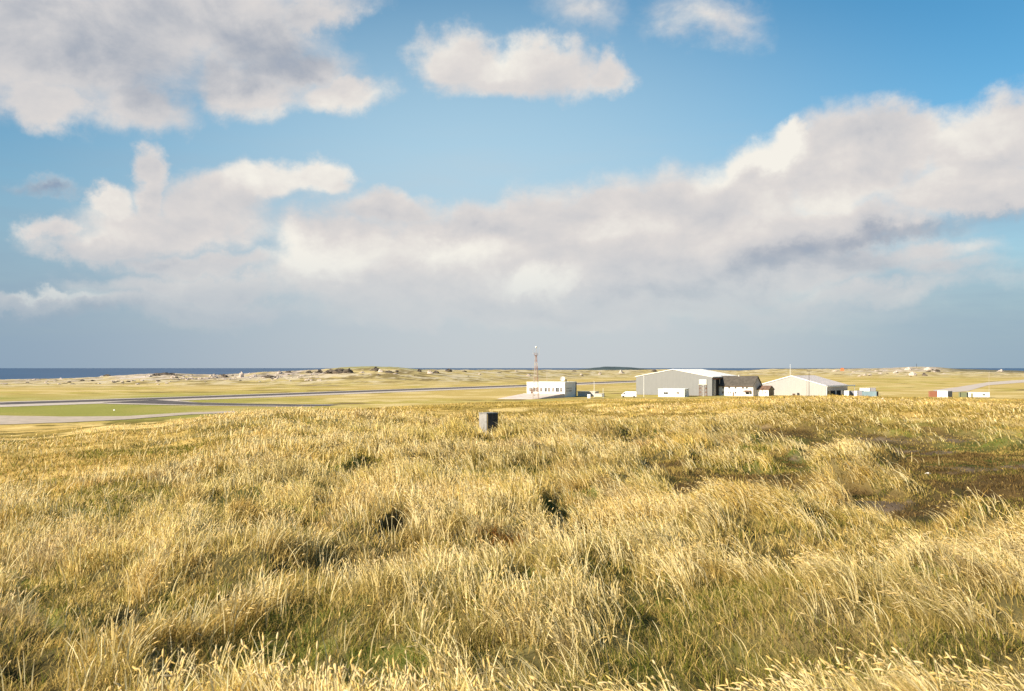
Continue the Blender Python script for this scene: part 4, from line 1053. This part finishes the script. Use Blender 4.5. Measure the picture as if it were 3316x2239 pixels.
# short green grass in hollows and trodden patches
GH = []
def green_layer(r0, r1, dens, tuft, spread, h0, wmin, L):
    x, y, ox, oy, tid = scatter(r0, r1, dens, tuft, spread)
    r, u, b, m, tall, g, l, p = cover(x, y)
    keep = RNG.random(len(x)) < np.clip(.6 + g * .4 + b * .95, 0, 1) * (1 - .92 * hole_mask(x, y)[1]) * (1 - .62 * dirt_mask(x, y, b))
    x, y, ox, oy, tid, r, b, m, g = [q[keep] for q in (x, y, ox, oy, tid, r, b, m, g)]
    n = len(x); z = height(x, y) - .01
    hg = h0 * RNG.uniform(.4, 1.2, n) * (1 - .4 * b)
    lx, ly = wind(x, y)
    lean = np.stack([lx * .5 + ox * .5 + RNG.normal(0, .3, n), ly * .5 + oy * .5 + RNG.normal(0, .3, n)], 1)
    wd = np.maximum(wmin, r * .0006) * RNG.uniform(.7, 1.4, n)
    c = lerp(np.broadcast_to(GREEN, (n, 3)), DGREEN, RNG.random(n) * .8)
    c = lerp(c, np.array([.52, .36, .11]), (RNG.random(n) < (.74 - .40 * g)) * .9)
    c = lerp(c, np.array([.60, .45, .20]), (RNG.random(n) < .15) * (1 - b))
    c = lerp(c, np.array([.13, .075, .03]), b * (.25 + .6 * sst(fbm(x / 1.8, y / 1.3, 157, 3), .42, .58)))
    c = c * RNG.uniform(.8, 1.4, (n, 1))
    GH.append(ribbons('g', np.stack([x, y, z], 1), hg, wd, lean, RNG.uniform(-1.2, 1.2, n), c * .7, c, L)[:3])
green_layer(1.6, 7, 2600, 30, .08, .16, .0035, 4)
green_layer(7, 14, 1300, 24, .10, .16, .005, 3)
green_layer(14, 30, 520, 18, .16, .13, .010, 3)
green_layer(30, 70, 110, 12, .3, .11, .022, 3)
emit('green_grass', GH, M_GRASS)

# flowering stalks with pale seed heads
ST = []
def stalk_layer(r0, r1, dens, tuft, spread, h0, wst, whd, lhd, full):
    x, y, ox, oy, tid = scatter(r0, r1, dens, tuft, spread)
    r, u, b, m, tall, g, l, p = cover(x, y)
    keep = RNG.random(len(x)) < tall ** 1.1 * (1 - .35 * g) * (1 - b)
    x, y, ox, oy, tid, r, u = [q[keep] for q in (x, y, ox, oy, tid, r, u)]
    n = len(x); z = height(x, y)
    tv = np.random.default_rng(2).random(tid.max() + 1)[tid]; tw = np.random.default_rng(3).normal(0, .16, (tid.max() + 1, 2))[tid]
    hg = h0 * RNG.uniform(.65, 1.15, n) * (.8 + .35 * tv)
    lx, ly = wind(x, y)
    lean = np.stack([lx * .95 + ox * .2 + tw[:, 0] + RNG.normal(0, .09, n), ly * .8 + oy * .2 + tw[:, 1] + RNG.normal(0, .09, n)], 1)
    c = lerp(np.broadcast_to(np.array([.84, .64, .26]), (n, 3)), np.array([.94, .80, .46]), RNG.random(n)) * RNG.uniform(.8, 1.12, (n, 1))
    wd = np.maximum(wst, r * .00042) * RNG.uniform(.8, 1.3, n)
    L = 6 if full else 4
    face = np.arctan2(y, x) - math.pi / 2 + RNG.uniform(-.6, .6, n)      # broad side roughly across the view of a walker
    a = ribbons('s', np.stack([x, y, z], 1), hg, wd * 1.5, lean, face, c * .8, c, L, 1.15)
    ST.append(a[:3])
    # seed heads continue the stalk
    p0 = a[3][:, -1]; d = a[3][:, -1] - a[3][:, -2]; d = d / np.linalg.norm(d, axis=1)[:, None]
    droop = (RNG.uniform(0, 1, n) ** 3 * 1.1)[:, None]; hd = RNG.random(n) < .6
    p0 = p0[hd] - d[hd] * .01; d = d[hd]; droop = droop[hd]; nn = len(p0); c2 = np.clip(lerp(np.broadcast_to(STRAW, (nn, 3)), np.array([.84, .67, .38]), RNG.random(nn)), 0, .9) * RNG.uniform(.8, 1.05, (nn, 1))
    lh = np.maximum(lhd, r[hd] * .0022) * RNG.uniform(.7, 1.3, nn); wh = np.maximum(whd, r[hd] * .0009) * RNG.uniform(.8, 1.3, nn)
    side = np.cross(d, np.array([0, 0, 1.0])); side /= np.linalg.norm(side, axis=1)[:, None] + 1e-9; up2 = np.cross(side, d)
    gl = np.stack([lean[hd, 0], lean[hd, 1], -.9 * np.ones(nn)], 1); gl[:, 0] += .2 * RNG.normal(size=nn)
    rings = ((0, .25), (.2, .9), (.5, 1.0), (.8, .75), (1.0, .12)) if full else ((0, .3), (.4, 1.0), (1.0, .2))
    NS = 5 if full else 3
    Vv = np.empty((nn, len(rings), NS, 3), np.float32)
    for i, (tt, rad) in enumerate(rings):
        cpos = p0 + d * (lh * tt)[:, None] + gl * (lh[:, None] * droop * tt * tt * .6)
        for k in range(NS):
            an_ = 2 * math.pi * k / NS
            Vv[:, i, k] = cpos + (side * math.cos(an_) + up2 * math.sin(an_)) * (wh * rad / 2)[:, None]
    nr = len(rings); idx = (np.arange(nn) * nr * NS)[:, None, None] + (np.arange(nr - 1) * NS)[None, :, None]
    kk = np.arange(NS)[None, None, :]; k2 = (kk + 1) % NS
    Q = np.stack([idx + kk, idx + k2, idx + k2 + NS, idx + kk + NS], -1).reshape(-1, 4)
    ST.append((Vv.reshape(-1, 3), Q, np.repeat(c2, nr * NS, 0)))
stalk_layer(2.0, 7, 380, 9, .05, .32, .0048, .0115, .050, True)
stalk_layer(7, 13, 360, 9, .055, .30, .0048, .0080, .045, True)
stalk_layer(13, 24, 200, 7, .09, .29, .006, .013, .048, False)
stalk_layer(24, 48, 40, 6, .18, .29, .011, .022, .06, False)
stalk_layer(48, 100, 6.0, 5, .4, .30, .025, .05, .12, False)
emit('seed_head_stalks', ST, M_GRASS)

# rusty patch of low weed by the gully and small reddish plants
x0, y0 = place(1635, 1700); nW = 500
x = x0 + RNG.normal(0, .16, nW); y = y0 + RNG.normal(0, .22, nW)
c = lerp(np.broadcast_to(np.array([.30, .10, .03]), (nW, 3)), np.array([.40, .22, .05]), RNG.random(nW))
emit('rusty_weed', [ribbons('w', np.stack([x, y, height(x, y)], 1), RNG.uniform(.06, .22, nW), np.full(nW, .008), RNG.normal(0, .5, (nW, 2)), RNG.uniform(-1.5, 1.5, nW), c * .7, c, 3)[:3]], M_GRASS)
